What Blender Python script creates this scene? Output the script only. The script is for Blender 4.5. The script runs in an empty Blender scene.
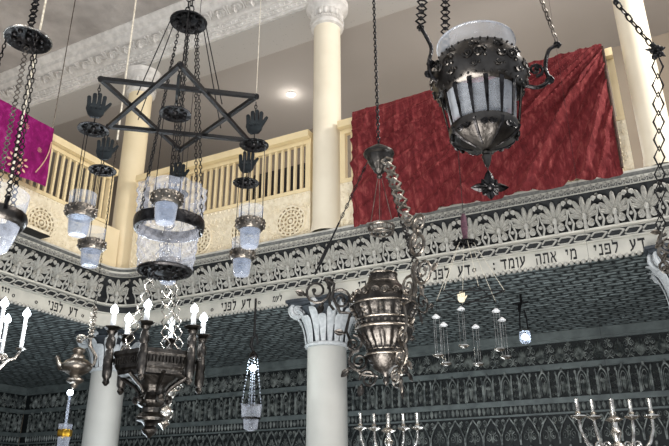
import bpy, math, random
from mathutils import Vector, Matrix
random.seed(7)
PI = math.pi
scn = bpy.context.scene
COL = scn.collection
V = Vector

# ------------------------------------------------------------------ camera
FPX, CX, CY = 678.5, 334.5, 223.0
PITCH, YAW, ROLL = math.radians(22.32), math.radians(27.2), math.radians(-0.24)
CAM = V((0, 0, 1.6))
HV = V((-math.sin(YAW), math.cos(YAW), 0))
RV0 = V((math.cos(YAW), math.sin(YAW), 0))
UZ = V((0, 0, 1))
FW = HV * math.cos(PITCH) + UZ * math.sin(PITCH)
UP0 = -HV * math.sin(PITCH) + UZ * math.cos(PITCH)
RV = RV0 * math.cos(ROLL) + UP0 * math.sin(ROLL)
UP = UP0 * math.cos(ROLL) - RV0 * math.sin(ROLL)
cd = bpy.data.cameras.new('camera'); cam = bpy.data.objects.new('camera', cd); COL.objects.link(cam)
cd.sensor_width = 36; cd.lens = FPX * 36 / 669; cd.clip_start = 0.05; cd.clip_end = 100
m = Matrix((RV, UP, -FW)).transposed().to_4x4(); m.translation = CAM
cam.matrix_world = m; scn.camera = cam

def ray(px, py): return FW + RV * ((px - CX) / FPX) + UP * ((CY - py) / FPX)
def at(px, py, d): return CAM + ray(px, py) * d
def atY(px, py, Y):
    r = ray(px, py); return CAM + r * (Y / r.y)
def atX(px, py, X):
    r = ray(px, py); return CAM + r * (X / r.x)
def atZ(px, py, z):
    r = ray(px, py); return CAM + r * ((z - 1.6) / r.z)
def pxm(p): return FPX / (V(p) - CAM).dot(FW)      # picture points per metre at p

class Ax:
    """a vertical axis in the room, found from one sighting at a chosen distance"""
    def __init__(s, px, py, d):
        p = at(px, py, d); s.x, s.y, s.p = p.x, p.y, p
    def z(s, py):
        t = (CY - py) / FPX; v = V((s.x, s.y, 0))
        a, b = v.dot(UP), v.dot(FW)
        return 1.6 + (a - t * b) / (t * FW.z - UP.z)
    def pt(s, py): return V((s.x, s.y, s.z(py)))
    def r(s, hw, py): return hw / pxm(s.pt(py))
    def prof(s, l): return [(s.r(hw, py), s.z(py)) for py, hw in l]

# ------------------------------------------------------------------ mesh helper
class MB:
    def __init__(s): s.v = []; s.f = []
    def raw(s, vs, fs):
        b = len(s.v); s.v += [tuple(v) for v in vs]; s.f += [tuple(i + b for i in f) for f in fs]; return s
    def add(s, o, M=None):
        b = len(s.v)
        s.v += [tuple(M @ V(v)) for v in o.v] if M else o.v
        s.f += [tuple(i + b for i in f) for f in o.f]; return s
    def box(s, c, d, M=None):
        hx, hy, hz = d[0] / 2, d[1] / 2, d[2] / 2
        vs = [V((c[0] + a * hx, c[1] + b * hy, c[2] + e * hz)) for a in (-1, 1) for b in (-1, 1) for e in (-1, 1)]
        if M: vs = [M @ v for v in vs]
        return s.raw(vs, [(0, 1, 3, 2), (4, 6, 7, 5), (0, 4, 5, 1), (2, 3, 7, 6), (0, 2, 6, 4), (1, 5, 7, 3)])
    def tube(s, pts, r, n=6, closed=False, cap=True):
        pts = [V(p) for p in pts]; k = len(pts)
        rs = r if isinstance(r, (list, tuple)) else [r] * k
        vs = []; nrm = None
        for i in range(k):
            if closed: t = pts[(i + 1) % k] - pts[i - 1]
            else: t = pts[min(i + 1, k - 1)] - pts[max(i - 1, 0)]
            if t.length < 1e-9: t = V((0, 0, 1))
            t.normalize()
            if nrm is None:
                nrm = t.orthogonal().normalized()
            else:
                nrm = nrm - t * nrm.dot(t)
                nrm = nrm.normalized() if nrm.length > 1e-6 else t.orthogonal().normalized()
            bn = t.cross(nrm)
            for j in range(n):
                a = 2 * PI * j / n
                vs.append(pts[i] + (nrm * math.cos(a) + bn * math.sin(a)) * rs[i])
        fs = []
        for i in range(k if closed else k - 1):
            i2 = (i + 1) % k
            for j in range(n):
                fs.append((i * n + j, i * n + (j + 1) % n, i2 * n + (j + 1) % n, i2 * n + j))
        if not closed and cap:
            fs.append(tuple(range(n))[::-1]); fs.append(tuple((k - 1) * n + j for j in range(n)))
        return s.raw(vs, fs)
    def lathe(s, prof, c=(0, 0), n=24, mod=None, cap=False):
        """prof: (r, z) pairs; c: axis x, y; mod(angle, i) scales the radius"""
        vs = []
        for i, (r, z) in enumerate(prof):
            for j in range(n):
                a = 2 * PI * j / n; q = r * (mod(a, i) if mod else 1)
                vs.append((c[0] + q * math.cos(a), c[1] + q * math.sin(a), z))
        fs = [(i * n + j, i * n + (j + 1) % n, (i + 1) * n + (j + 1) % n, (i + 1) * n + j) for i in range(len(prof) - 1) for j in range(n)]
        if cap:
            fs.append(tuple(range(n))[::-1]); fs.append(tuple((len(prof) - 1) * n + j for j in range(n)))
        return s.raw(vs, fs)
    def ball(s, c, r, n=10, k=7, sc=(1, 1, 1), M=None):
        vs = []
        for i in range(k + 1):
            p = PI * i / k
            for j in range(n):
                a = 2 * PI * j / n
                q = V((math.sin(p) * math.cos(a) * r * sc[0], math.sin(p) * math.sin(a) * r * sc[1], math.cos(p) * r * sc[2]))
                vs.append(V(c) + (M @ q if M else q))
        return s.raw(vs, [(i * n + j, i * n + (j + 1) % n, (i + 1) * n + (j + 1) % n, (i + 1) * n + j) for i in range(k) for j in range(n)])
    def ring(s, c, R, r, n=20, k=6, ax=None, ay=None, sy=1.0):
        ax = V(ax or (1, 0, 0)); ay = V(ay or (0, 1, 0))
        return s.tube([V(c) + ax * (R * math.cos(2 * PI * i / n)) + ay * (R * sy * math.sin(2 * PI * i / n)) for i in range(n)], r, k, True)
    def prism(s, poly, d, M):
        """poly (x, z) extruded along local y from 0 to d"""
        n = len(poly)
        vs = [M @ V((x, 0, z)) for x, z in poly] + [M @ V((x, d, z)) for x, z in poly]
        return s.raw(vs, [tuple(range(n)), tuple(range(2 * n - 1, n - 1, -1))] + [(i, (i + 1) % n, n + (i + 1) % n, n + i) for i in range(n)])
    def scroll(s, c, R, turns, ax, az, r=0.004, a0=0.0, n=5, sgn=1, shrink=0.25, seg=9):
        """spiral curl: starts at radius R and winds in"""
        k = max(4, int(turns * seg)); pts = []; rs = []
        for i in range(k + 1):
            t = i / k; a = a0 + sgn * t * turns * 2 * PI; q = R * (1 - (1 - shrink) * t)
            pts.append(V(c) + V(ax) * (q * math.cos(a)) + V(az) * (q * math.sin(a))); rs.append(r * (1 - 0.35 * t))
        s.tube(pts, rs, n); s.ball(pts[-1], r * 1.7, 6, 4); return s
    def chain(s, a, b, L=0.02, w=0.011, r=0.0018, diamond=False, n=8, sag=0.0):
        a, b = V(a), V(b); d = b - a; D = d.length
        k = max(1, round(D / (L * 0.8))); t = d / D
        e1 = t.orthogonal().normalized(); e2 = t.cross(e1); st = D / k
        for i in range(k):
            f = (i + .5) / k
            c = a + t * (st * (i + .5)) - UZ * (sag * 4 * f * (1 - f))
            e = (e1 if i % 2 else e2) if not diamond else RV
            if diamond:
                pts = [c + t * (L * .5), c + e * (w * .5), c - t * (L * .5), c - e * (w * .5)]
            else:
                pts = [c + t * (L * .5 * math.cos(2 * PI * j / n)) + e * (w * .5 * math.sin(2 * PI * j / n)) for j in range(n)]
            s.tube(pts, r, 4, True)
        return s
    def strip(s, path, prof, close=False):
        """sweep a profile [(w, z)] along [(point(x,y), normal(x,y))]"""
        k = len(prof); vs = []
        for (p, nn) in path:
            for w, z in prof: vs.append((p[0] + nn[0] * w, p[1] + nn[1] * w, z))
        return s.raw(vs, [(i * k + j, (i + 1) * k + j, (i + 1) * k + j + 1, i * k + j + 1) for i in range(len(path) - 1) for j in range(k - 1)])

def curve(pts, k=5):
    """smooth points through pts (Catmull-Rom)"""
    P = [V(p) for p in pts]; P = [P[0] * 2 - P[1]] + P + [P[-1] * 2 - P[-2]]; out = []
    for i in range(1, len(P) - 2):
        a, b, c, d = P[i - 1:i + 3]
        for j in range(k):
            t = j / k; out.append(.5 * ((2 * b) + (c - a) * t + (2 * a - 5 * b + 4 * c - d) * t * t + (3 * b - a - 3 * c + d) * t ** 3))
    return out + [P[-2]]
def obj(name, mb, mat, parent=None, smooth=True, label=None):
    me = bpy.data.meshes.new(name)
    off = V(parent['org']) if parent is not None and 'org' in parent else None
    vs = [(v[0] - off.x, v[1] - off.y, v[2] - off.z) for v in mb.v] if off else mb.v
    me.from_pydata(vs, [], mb.f); me.materials.append(mat)
    if smooth is True:
        me.polygons.foreach_set('use_smooth', [True] * len(me.polygons))
        try: me.set_sharp_from_angle(angle=math.radians(42))
        except Exception: pass
    me.update()
    o = bpy.data.objects.new(name, me); COL.objects.link(o)
    if parent is not None:
        o.parent = parent
        if off: o['org'] = tuple(off)
    if label: o['label'] = label
    return o
def thing(name, label, cat, loc, group=None, kind=None):
    o = bpy.data.objects.new(name, None); COL.objects.link(o); o.empty_display_size = .1
    o.location = loc; o['org'] = tuple(loc); o['label'] = label; o['category'] = cat
    if group: o['group'] = group
    if kind: o['kind'] = kind
    return o
def tag(o, label, cat, group=None):
    o['label'] = label; o['category'] = cat
    if group: o['group'] = group
    return o
def struct(name, mb, mat, smooth=True):
    o = obj(name, mb, mat, None, smooth); o['kind'] = 'structure'; return o
def dup(root, loc, label=None, rz=0):
    r = root.copy(); COL.objects.link(r); r.location = loc; r.rotation_euler = (0, 0, rz)
    if label: r['label'] = label
    for ch in list(root.children):
        c = ch.copy(); COL.objects.link(c); c.parent = r
        for g in list(ch.children):
            d = g.copy(); COL.objects.link(d); d.parent = c
    return r

# ------------------------------------------------------------------ materials
def lin(c): return tuple(((x / 255) / 12.92 if x / 255 <= .04045 else ((x / 255 + .055) / 1.055) ** 2.4) for x in c) + (1,)
class NT:
    def __init__(s, name):
        s.m = bpy.data.materials.new(name); s.m.use_nodes = True; s.t = s.m.node_tree
        for n in list(s.t.nodes): s.t.nodes.remove(n)
        s.out = s.n('ShaderNodeOutputMaterial')
    def n(s, typ, **kw):
        n = s.t.nodes.new(typ)
        for k, v in kw.items(): setattr(n, k, v)
        return n
    def l(s, a, b): s.t.links.new(a, b)
def mat(name, c1, c2=None, rough=.6, metal=0.0, nscale=8.0, bump=0.0, bscale=40.0, btype='noise', detail=4, sheen=0.0, contrast=(.35, .65), stretch=None, spec=.4, bdist=.01):
    q = NT(name); b = q.n('ShaderNodeBsdfPrincipled'); q.l(b.outputs[0], q.out.inputs[0])
    b.inputs['Roughness'].default_value = rough; b.inputs['Metallic'].default_value = metal
    b.inputs['Specular IOR Level'].default_value = spec
    if sheen: b.inputs['Sheen Weight'].default_value = sheen
    tc = q.n('ShaderNodeTexCoord'); vec = tc.outputs['Object']
    if stretch:
        mp = q.n('ShaderNodeMapping'); mp.inputs['Scale'].default_value = stretch; q.l(vec, mp.inputs[0]); vec = mp.outputs[0]
    nz = q.n('ShaderNodeTexNoise'); nz.inputs['Scale'].default_value = nscale; nz.inputs['Detail'].default_value = detail
    q.l(vec, nz.inputs['Vector'])
    cr = q.n('ShaderNodeValToRGB'); q.l(nz.outputs['Fac'], cr.inputs[0])
    cr.color_ramp.elements[0].position = contrast[0]; cr.color_ramp.elements[1].position = contrast[1]
    cr.color_ramp.elements[0].color = lin(c1); cr.color_ramp.elements[1].color = lin(c2 or c1)
    q.l(cr.outputs[0], b.inputs['Base Color'])
    if bump:
        bp = q.n('ShaderNodeBump'); bp.inputs['Strength'].default_value = bump; bp.inputs['Distance'].default_value = bdist
        if btype == 'noise':
            t = q.n('ShaderNodeTexNoise'); t.inputs['Scale'].default_value = bscale; t.inputs['Detail'].default_value = 5; o = t.outputs['Fac']
        else:
            t = q.n('ShaderNodeTexVoronoi'); t.inputs['Scale'].default_value = bscale; o = t.outputs['Distance']
        q.l(vec, t.inputs['Vector']); q.l(o, bp.inputs['Height']); q.l(bp.outputs[0], b.inputs['Normal'])
    return q.m
def emis(name, c, s):
    q = NT(name); e = q.n('ShaderNodeEmission'); e.inputs[0].default_value = lin(c); e.inputs[1].default_value = s
    q.l(e.outputs[0], q.out.inputs[0]); return q.m
def glass(name, c, opac, rough=.08, nscale=30):
    q = NT(name)
    tr = q.n('ShaderNodeBsdfTransparent'); tr.inputs[0].default_value = (.93, .95, .98, 1)
    b = q.n('ShaderNodeBsdfPrincipled'); b.inputs['Base Color'].default_value = lin(c); b.inputs['Roughness'].default_value = rough
    b.inputs['Specular IOR Level'].default_value = .9
    fr = q.n('ShaderNodeLayerWeight'); fr.inputs[0].default_value = .35
    tc = q.n('ShaderNodeTexCoord'); nz = q.n('ShaderNodeTexNoise'); nz.inputs['Scale'].default_value = nscale; q.l(tc.outputs['Object'], nz.inputs['Vector'])
    a = q.n('ShaderNodeMath', operation='MULTIPLY_ADD'); a.inputs[1].default_value = .55; a.inputs[2].default_value = opac - .12
    q.l(fr.outputs['Facing'], a.inputs[0])
    a2 = q.n('ShaderNodeMath', operation='MULTIPLY_ADD'); a2.inputs[1].default_value = .3; q.l(nz.outputs['Fac'], a2.inputs[0]); q.l(a.outputs[0], a2.inputs[2]); a2.use_clamp = True
    mx = q.n('ShaderNodeMixShader'); q.l(a2.outputs[0], mx.inputs[0]); q.l(tr.outputs[0], mx.inputs[1]); q.l(b.outputs[0], mx.inputs[2])
    q.l(mx.outputs[0], q.out.inputs[0]); return q.m
def dotted(name, c1, c2, scale, rnd=.25, thr=(.22, .34), rough=.7, bump=.6):
    """plaster with a close pattern of small round holes"""
    q = NT(name); b = q.n('ShaderNodeBsdfPrincipled'); q.l(b.outputs[0], q.out.inputs[0]); b.inputs['Roughness'].default_value = rough
    tc = q.n('ShaderNodeTexCoord'); v = q.n('ShaderNodeTexVoronoi'); v.inputs['Scale'].default_value = scale; v.inputs['Randomness'].default_value = rnd
    q.l(tc.outputs['Object'], v.inputs['Vector'])
    cr = q.n('ShaderNodeValToRGB'); q.l(v.outputs['Distance'], cr.inputs[0])
    cr.color_ramp.elements[0].position = thr[0]; cr.color_ramp.elements[1].position = thr[1]
    cr.color_ramp.elements[0].color = lin(c2); cr.color_ramp.elements[1].color = lin(c1)
    q.l(cr.outputs[0], b.inputs['Base Color'])
    bp = q.n('ShaderNodeBump'); bp.inputs['Strength'].default_value = bump; bp.inputs['Distance'].default_value = .01
    q.l(cr.outputs[0], bp.inputs['Height']); q.l(bp.outputs[0], b.inputs['Normal']); return q.m
def bricky(name, c1, c2):
    """short broken ripples in rows, like carved basketwork"""
    q = NT(name); b = q.n('ShaderNodeBsdfPrincipled'); q.l(b.outputs[0], q.out.inputs[0]); b.inputs['Roughness'].default_value = .55
    tc = q.n('ShaderNodeTexCoord')
    n0 = q.n('ShaderNodeTexNoise'); n0.inputs['Scale'].default_value = 5; q.l(tc.outputs['Object'], n0.inputs['Vector'])
    ad = q.n('ShaderNodeMixRGB', blend_type='ADD'); ad.inputs[0].default_value = .13; q.l(tc.outputs['Object'], ad.inputs[1]); q.l(n0.outputs['Color'], ad.inputs[2])
    br = q.n('ShaderNodeTexBrick'); br.offset = .5; br.inputs['Scale'].default_value = 1.0
    br.inputs['Brick Width'].default_value = .15; br.inputs['Row Height'].default_value = .08; br.inputs['Mortar Size'].default_value = .026; br.inputs['Mortar Smooth'].default_value = 1
    br.inputs['Color1'].default_value = lin(c1); br.inputs['Color2'].default_value = lin(tuple(x * .72 for x in c1)); br.inputs['Mortar'].default_value = lin(c2)
    q.l(ad.outputs[0], br.inputs['Vector'])
    nz = q.n('ShaderNodeTexNoise'); nz.inputs['Scale'].default_value = 18; nz.inputs['Detail'].default_value = 5; q.l(tc.outputs['Object'], nz.inputs['Vector'])
    cr = q.n('ShaderNodeValToRGB'); cr.color_ramp.elements[0].position = .35; cr.color_ramp.elements[1].position = .62
    cr.color_ramp.elements[0].color = (.25, .25, .25, 1); cr.color_ramp.elements[1].color = (1, 1, 1, 1); q.l(nz.outputs['Fac'], cr.inputs[0])
    mu = q.n('ShaderNodeMixRGB', blend_type='MULTIPLY'); mu.inputs[0].default_value = .75; q.l(br.outputs['Color'], mu.inputs[1]); q.l(cr.outputs[0], mu.inputs[2])
    q.l(mu.outputs[0], b.inputs['Base Color'])
    bp = q.n('ShaderNodeBump'); bp.inputs['Strength'].default_value = 1; bp.inputs['Distance'].default_value = .06; q.l(mu.outputs[0], bp.inputs['Height']); q.l(bp.outputs[0], b.inputs['Normal'])
    return q.m

M_ceil = mat('ceiling_plaster', (196, 190, 184), (168, 162, 157), .8, nscale=3, bump=.5, bscale=9, bdist=.03)
M_corn = mat('cornice_plaster', (226, 222, 216), (204, 200, 194), .7, nscale=14)
M_corndk = mat('cornice_ground', (128, 124, 119), (112, 108, 104), .8, nscale=14)
M_dot = dotted('pierced_plaster', (186, 182, 176), (132, 129, 125), 26)
M_gceil = mat('gallery_ceiling_paint', (176, 170, 164), (168, 162, 156), .8, nscale=.6)
M_upwall = mat('upper_wall_paint', (150, 138, 122), (134, 122, 108), .8, nscale=1)
M_cream = mat('cream_paint', (236, 216, 172), (226, 205, 160), .5, nscale=5)
M_creamcol = mat('cream_column_paint', (236, 219, 183), (228, 210, 172), .45, nscale=3)
M_panel = mat('cream_carved_panel', (242, 230, 204), (228, 214, 184), .65, nscale=20, bump=.5, bscale=45, btype='voronoi')
M_panelg = mat('panel_ground_paint', (176, 156, 120), (160, 140, 106), .7, nscale=20)
M_shaft = mat('white_column_paint', (188, 187, 181), (178, 177, 171), .45, nscale=3)
M_cap = mat('grey_painted_plaster', (196, 199, 200), (172, 176, 178), .5, nscale=30)
M_capdk = mat('dark_capital_ground', (66, 72, 78), (48, 52, 58), .6, nscale=14)
M_frz = mat('frieze_plaster', (186, 183, 174), (152, 150, 143), .5, nscale=50, contrast=(.3, .7))
M_frzdk = mat('frieze_ground', (44, 46, 47), (26, 28, 30), .7, nscale=16)  # dark paint, deepened further so its colour carries shade between the leaves
M_frzmid = mat('frieze_border_ground', (122, 121, 116), (92, 92, 89), .6, nscale=40)
M_band = mat('text_band_paint', (204, 200, 188), (184, 181, 171), .55, nscale=6)
M_ink = mat('black_lettering_paint', (26, 26, 28), (18, 18, 20), .6)
M_under = bricky('carved_teal_ceiling', (158, 170, 170), (22, 28, 30))
M_wallg = mat('dark_wall_ground', (30, 35, 35), (20, 24, 25), .6, nscale=12)
M_rel = mat('carved_wall_plaster', (146, 151, 146), (70, 75, 74), .45, nscale=18, contrast=(.35, .62))
M_mould = mat('wall_moulding_paint', (112, 120, 118), (88, 95, 94), .4, nscale=8)
M_floor = mat('stone_floor', (120, 112, 104), (98, 92, 86), .35, nscale=4)
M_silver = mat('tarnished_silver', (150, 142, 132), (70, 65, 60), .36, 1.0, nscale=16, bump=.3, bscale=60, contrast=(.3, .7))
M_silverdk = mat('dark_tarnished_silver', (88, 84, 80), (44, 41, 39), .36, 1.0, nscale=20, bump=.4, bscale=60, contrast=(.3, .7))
M_silverlt = mat('bright_silver', (222, 218, 210), (140, 134, 128), .26, 1.0, nscale=22, bump=.25, bscale=60)
M_dark = mat('blackened_metal', (64, 62, 62), (24, 23, 24), .36, 1.0, nscale=30, bump=.5, bscale=60)
M_emb = mat('embossed_dark_silver', (92, 88, 84), (34, 31, 30), .32, 1.0, nscale=14, bump=.35, bscale=70, contrast=(.3, .7), bdist=.004)
M_iron = mat('black_iron', (27, 26, 27), (16, 15, 16), .42, .4, nscale=20)
M_hand = mat('dark_patinated_metal', (58, 63, 65), (30, 33, 35), .45, .7, nscale=18)
M_gold = mat('gilt_metal', (200, 160, 60), (130, 96, 30), .35, 1.0, nscale=20)
M_glass = glass('clear_glass', (206, 212, 226), .10)
M_glassm = glass('milky_glass', (204, 208, 214), .20)
M_hob = glass('dimpled_glass', (214, 216, 226), .09, .04, 40)
M_rope = mat('cream_rope', (226, 218, 200), (190, 180, 160), .8, nscale=60)
M_candle = mat('white_candle_sleeve', (226, 228, 230), (206, 208, 210), .4)
M_bulb = emis('lit_bulb', (235, 246, 255), 14)
M_down = emis('downlight_lens', (255, 248, 235), 9)
M_bench = mat('dark_stained_wood', (30, 26, 26), (18, 16, 17), .5, nscale=10)
M_water = glass('blue_grey_oil', (104, 118, 138), .26, .1)

def velvet(name, c1, c2, c3):
    q = NT(name); b = q.n('ShaderNodeBsdfPrincipled'); q.l(b.outputs[0], q.out.inputs[0])
    b.inputs['Roughness'].default_value = .75; b.inputs['Sheen Weight'].default_value = .5; b.inputs['Sheen Tint'].default_value = lin(c3); b.inputs['Specular IOR Level'].default_value = .15
    tc = q.n('ShaderNodeTexCoord'); mp = q.n('ShaderNodeMapping'); mp.inputs['Scale'].default_value = (13, 5, 3.4); mp.inputs['Rotation'].default_value = (0, -.55, 0)
    q.l(tc.outputs['Object'], mp.inputs[0])
    nz = q.n('ShaderNodeTexNoise'); nz.inputs['Scale'].default_value = 2.2; nz.inputs['Detail'].default_value = 8; nz.inputs['Roughness'].default_value = .72; nz.inputs['Distortion'].default_value = .5
    q.l(mp.outputs[0], nz.inputs['Vector'])
    cr = q.n('ShaderNodeValToRGB'); q.l(nz.outputs['Fac'], cr.inputs[0])
    e = cr.color_ramp.elements; e[0].position = .34; e[0].color = lin(c1); e[1].position = .52; e[1].color = lin(c2)
    x = e.new(.72); x.color = lin(c3); q.l(cr.outputs[0], b.inputs['Base Color'])  # palest stop paints the sheen of the crushed pile into the colour
    bp = q.n('ShaderNodeBump'); bp.inputs['Strength'].default_value = .8; bp.inputs['Distance'].default_value = .012; q.l(nz.outputs['Fac'], bp.inputs['Height']); q.l(bp.outputs[0], b.inputs['Normal'])
    return q.m
M_red = velvet('crushed_red_velvet', (80, 25, 28), (106, 37, 40), (152, 80, 76))
M_mag = velvet('magenta_velvet', (98, 8, 68), (130, 16, 92), (164, 60, 128))

# ------------------------------------------------------------------ the setting
YB, XL = 5.2, -5.312                    # faces of the back and the left gallery
Z1, Z2, Z3, Z4 = 3.331, 3.944, 5.085, 6.643
F = .143
YW, XW = 7.726, -9.609                  # walls behind the galleries
ZC = atY(100, 33, 5.2 - .34).z
def box2(x0, x1, y0, y1, z0, z1): return MB().box(((x0 + x1) / 2, (y0 + y1) / 2, (z0 + z1) / 2), (x1 - x0, y1 - y0, z1 - z0))
XR, YF = 4.2, -2.5
struct('floor', box2(XW - .2, XR, YF, YW + .2, -.1, 0), M_floor)
struct('ceiling', box2(XW - .2, XR, YF, YB - .3, ZC, ZC + .1), M_ceil)
struct('ceiling_gallery', box2(XW, XR, YB + .55, YW, Z4 + .12, Z4 + .2), M_gceil)
wb = struct('wall_back', box2(XW - .2, XR, YW, YW + .2, 0, ZC), M_upwall)
wl = struct('wall_left', box2(XW - .2, XW, YF, YW, 0, ZC), M_upwall)
gf = MB().add(box2(XW, XR, YB + F + .06, YW, Z1 + .07, Z2 - .06)).add(box2(XW, XL - F - .06, YF, YB + F + .06, Z1 + .07, Z2 - .06))
struct('floor_gallery', gf, M_upwall)
uc = MB().add(box2(XW, XR, YB + F + .015, YW, Z1, Z1 + .06)).add(box2(XW, XL - F - .015, YF, YB + F + .015, Z1, Z1 + .06))
struct('ceiling_undergallery', uc, M_under)

def frame(side, s, z, w=0.0):
    """local axes on a gallery or wall face: x along, y into the wall, z up"""
    if side == 'back': M = Matrix(((1, 0, 0, XL + s), (0, 1, 0, YB - w), (0, 0, 1, z), (0, 0, 0, 1)))
    elif side == 'left': M = Matrix(((0, -1, 0, XL + w), (1, 0, 0, YB + s), (0, 0, 1, z), (0, 0, 0, 1)))
    elif side == 'wback': M = Matrix(((1, 0, 0, s), (0, 1, 0, YW - w), (0, 0, 1, z), (0, 0, 0, 1)))
    elif side == 'wleft': M = Matrix(((0, -1, 0, XW + w), (1, 0, 0, s), (0, 0, 1, z), (0, 0, 0, 1)))
    return M
def xf(side, s, z, w=0.0, rot=None, sc=1.0):
    M = frame(side, s, z, w)
    if rot: M = M @ Matrix.Rotation(rot, 4, 'Y')
    if sc != 1: M = M @ Matrix.Diagonal((sc, sc, sc, 1))
    return M

# --- relief motifs, local x along, -y outward, z up
def palmette(w, h, dep, nu=14, nv=11):
    b = MB(); vs = []
    for i in range(nv + 1):
        t = i / nv
        hw = w / 2 * (.38 + .62 * math.sin(PI * (.12 + .80 * t)) ** .8) * (1 + .16 * math.cos(t * PI * 7)) * (1 if t < .9 else .78)
        for j in range(nu + 1):
            u = -1 + 2 * j / nu
            o = dep * (.30 + .35 * math.sin(t * PI * .55) + .45 * max(0, t - .55) ** 1.3 * 2.2) * (1 - .45 * u * u) + dep * .2 * math.cos(u * PI * 3.0) * (.4 + t)
            z = h * (t - .20 * u * u * t + .03 * math.cos(u * PI * 3) * t)
            if t > .93: z -= h * .08; o += dep * .15
            vs.append((u * hw, -o, z))
    k = nu + 1
    b.raw(vs, [(i * k + j, i * k + j + 1, (i + 1) * k + j + 1, (i + 1) * k + j) for i in range(nv) for j in range(nu)])
    return b
AX, AZ = (1, 0, 0), (0, 0, 1)
def leaf(L, w, dep, a, c=(0, 0)):
    """small pointed leaf lying on the wall, base at c, pointing at angle a"""
    b = MB(); ca, sa = math.cos(a), math.sin(a); vs = []
    for t, q in ((0, .15), (.25, .8), (.55, 1), (.8, .6), (1, .05)):
        for u in (-1, -.4, 0, .4, 1):
            x, y = t * L, u * w / 2 * q
            o = dep * (1 - u * u * .8) * (.35 + .65 * math.sin(PI * min(1, t + .1))) - (dep * .35 if u == 0 else 0)
            vs.append((c[0] + x * ca - y * sa, -max(o, 0.001), c[1] + x * sa + y * ca))
    return b.raw(vs, [(i * 5 + j, i * 5 + j + 1, (i + 1) * 5 + j + 1, (i + 1) * 5 + j) for i in range(4) for j in range(4)])
def flower(R, dep, n=6, c=(0, 0)):
    b = MB()
    for i in range(n): b.add(leaf(R, R * .62, dep, 2 * PI * i / n, c))
    b.ball((c[0], -dep, c[1]), R * .24, 6, 4); return b

def plume(L, w, dep, a, c):
    """curling lobe: rises off the wall and bends over at the tip"""
    b = MB(); ca, sa = math.cos(a), math.sin(a); vs = []; n = 7
    for i in range(n + 1):
        t = i / n; q = (.35, .62, .85, 1, 1.05, .98, .75, .25)[i]
        out = dep * (.2 + .9 * t ** 1.5) * (1 if t < .95 else .78); x = L * (t if t < .95 else .93)
        for u in (-1, -.55, 0, .55, 1):
            y = u * w / 2 * q
            o = out + dep * .34 * (1 - u * u) - (dep * .30 if u == 0 else 0)
            vs.append((c[0] + x * ca - y * sa, -o, c[1] + x * sa + y * ca))
    return b.raw(vs, [(i * 5 + j, i * 5 + j + 1, (i + 1) * 5 + j + 1, (i + 1) * 5 + j) for i in range(n) for j in range(4)])
def frieze_unit(pitch, h):
    b = MB(); p = pitch
    for k, an in enumerate((0, .42, -.42, .86, -.86, 1.35, -1.35)):
        Lk = h * (.60, .56, .56, .47, .47, .36, .36)[k]
        b.add(plume(Lk, p * .17, .06, PI / 2 - an, (math.sin(an) * .012, h * .36)))
    for sg in (-1, 1):
        b.add(plume(h * .30, p * .14, .05, -PI / 2 + sg * .75, (sg * .012, h * .36)))
        b.scroll((sg * p * .20, -.03, h * .15), p * .115, 1.7, AX, AZ, .0085, PI / 2, 5, sg)
        b.scroll((sg * p * .40, -.045, h * .83), p * .085, 1.6, AX, AZ, .0075, -PI / 2, 5, -sg)
        b.tube([(sg * p * .46, -.02, h * .0), (sg * p * .37, -.04, h * .2), (sg * p * .45, -.05, h * .42), (sg * p * .48, -.055, h * .62)], [.010, .009, .008, .006], 5)
        b.add(leaf(h * .26, p * .11, .05, PI / 2 + sg * .25, (sg * p * .44, h * .40)))
    b.ball((0, -.03, h * .36), .022, 8, 6, (1, 1, 1.5)); b.tube([(0, -.025, 0), (0, -.03, h * .3)], [.02, .012], 6)
    b.add(flower(p * .075, .05, 6, (p / 2, h * .93)))
    b.ball((p / 2, -.04, h * .24), .016, 6, 5)
    return b

# entablature: swept core, then its ornaments
HZ = Z2 - Z1
zt, zg, zf, zd = Z1 + HZ * .215, Z1 + HZ * .36, Z1 + HZ * .835, Z1 + HZ * .935
prof = [(-F - .05, Z1 - .0), (-F, Z1), (-F, zt), (-F + .02, zt + .004), (-F + .045, zg - .012), (-F + .075, zg - .008), (-F + .075, zg + .008), (-F + .03, zg + .012),
        (-F + .035, zg + .10), (-F + .06, zf - .08), (-.03, zf), (-.015, zf + .005), (-.02, zf + .01), (-.01, zd), (.0, zd + .005), (.012, Z2 - .02), (.012, Z2), (-.4, Z2)]
RF = .22
def gpath(r):
    p = [((XL, YF), (1, 0)), ((XL, YB - r), (1, 0))]
    c = (XL + r, YB - r)
    for i in range(1, 8):
        a = PI - i * PI / 16
        nx, ny = -math.cos(a), -math.sin(a)
        p.append(((c[0] + r * math.cos(a), c[1] + r * math.sin(a)), (nx, ny)))
    p += [((XL + r, YB), (0, -1)), ((XR, YB), (0, -1))]
    return p
ent = MB().strip(gpath(RF), prof)
e1 = struct('trim_1', ent, M_band)
# dark ground of the frieze and its leaves
ground = MB().strip(gpath(RF), [(-F + .034, zg + .014), (-F + .039, zg + .10), (-F + .064, zf - .08), (-.026, zf)])
obj('frieze_ground', ground, M_frzdk, e1)
PITCH_L = .225
unit = frieze_unit(PITCH_L, zf - zg - .012)
def tilt(side, s):   # the frieze leans outward as it rises
    return xf(side, s, zg + .012, -F + .045) @ Matrix.Rotation(.20, 4, 'X')
fr = MB()
n = int((XR - XL - .25) / PITCH_L)
for i in range(n): fr.add(unit, tilt('back', .20 + (i + .5) * PITCH_L))
for i in range(16): fr.add(unit, tilt('left', -.20 - (i + .5) * PITCH_L))
c45 = Matrix.Translation((XL + .085 - F * .7 + .03, YB - .085 + F * .7 - .03, zg + .012)) @ Matrix.Rotation(PI / 4, 4, 'Z') @ Matrix.Rotation(.2, 4, 'X')
fr.add(unit, c45)
obj('acanthus_frieze', fr, M_frz, e1)
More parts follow.
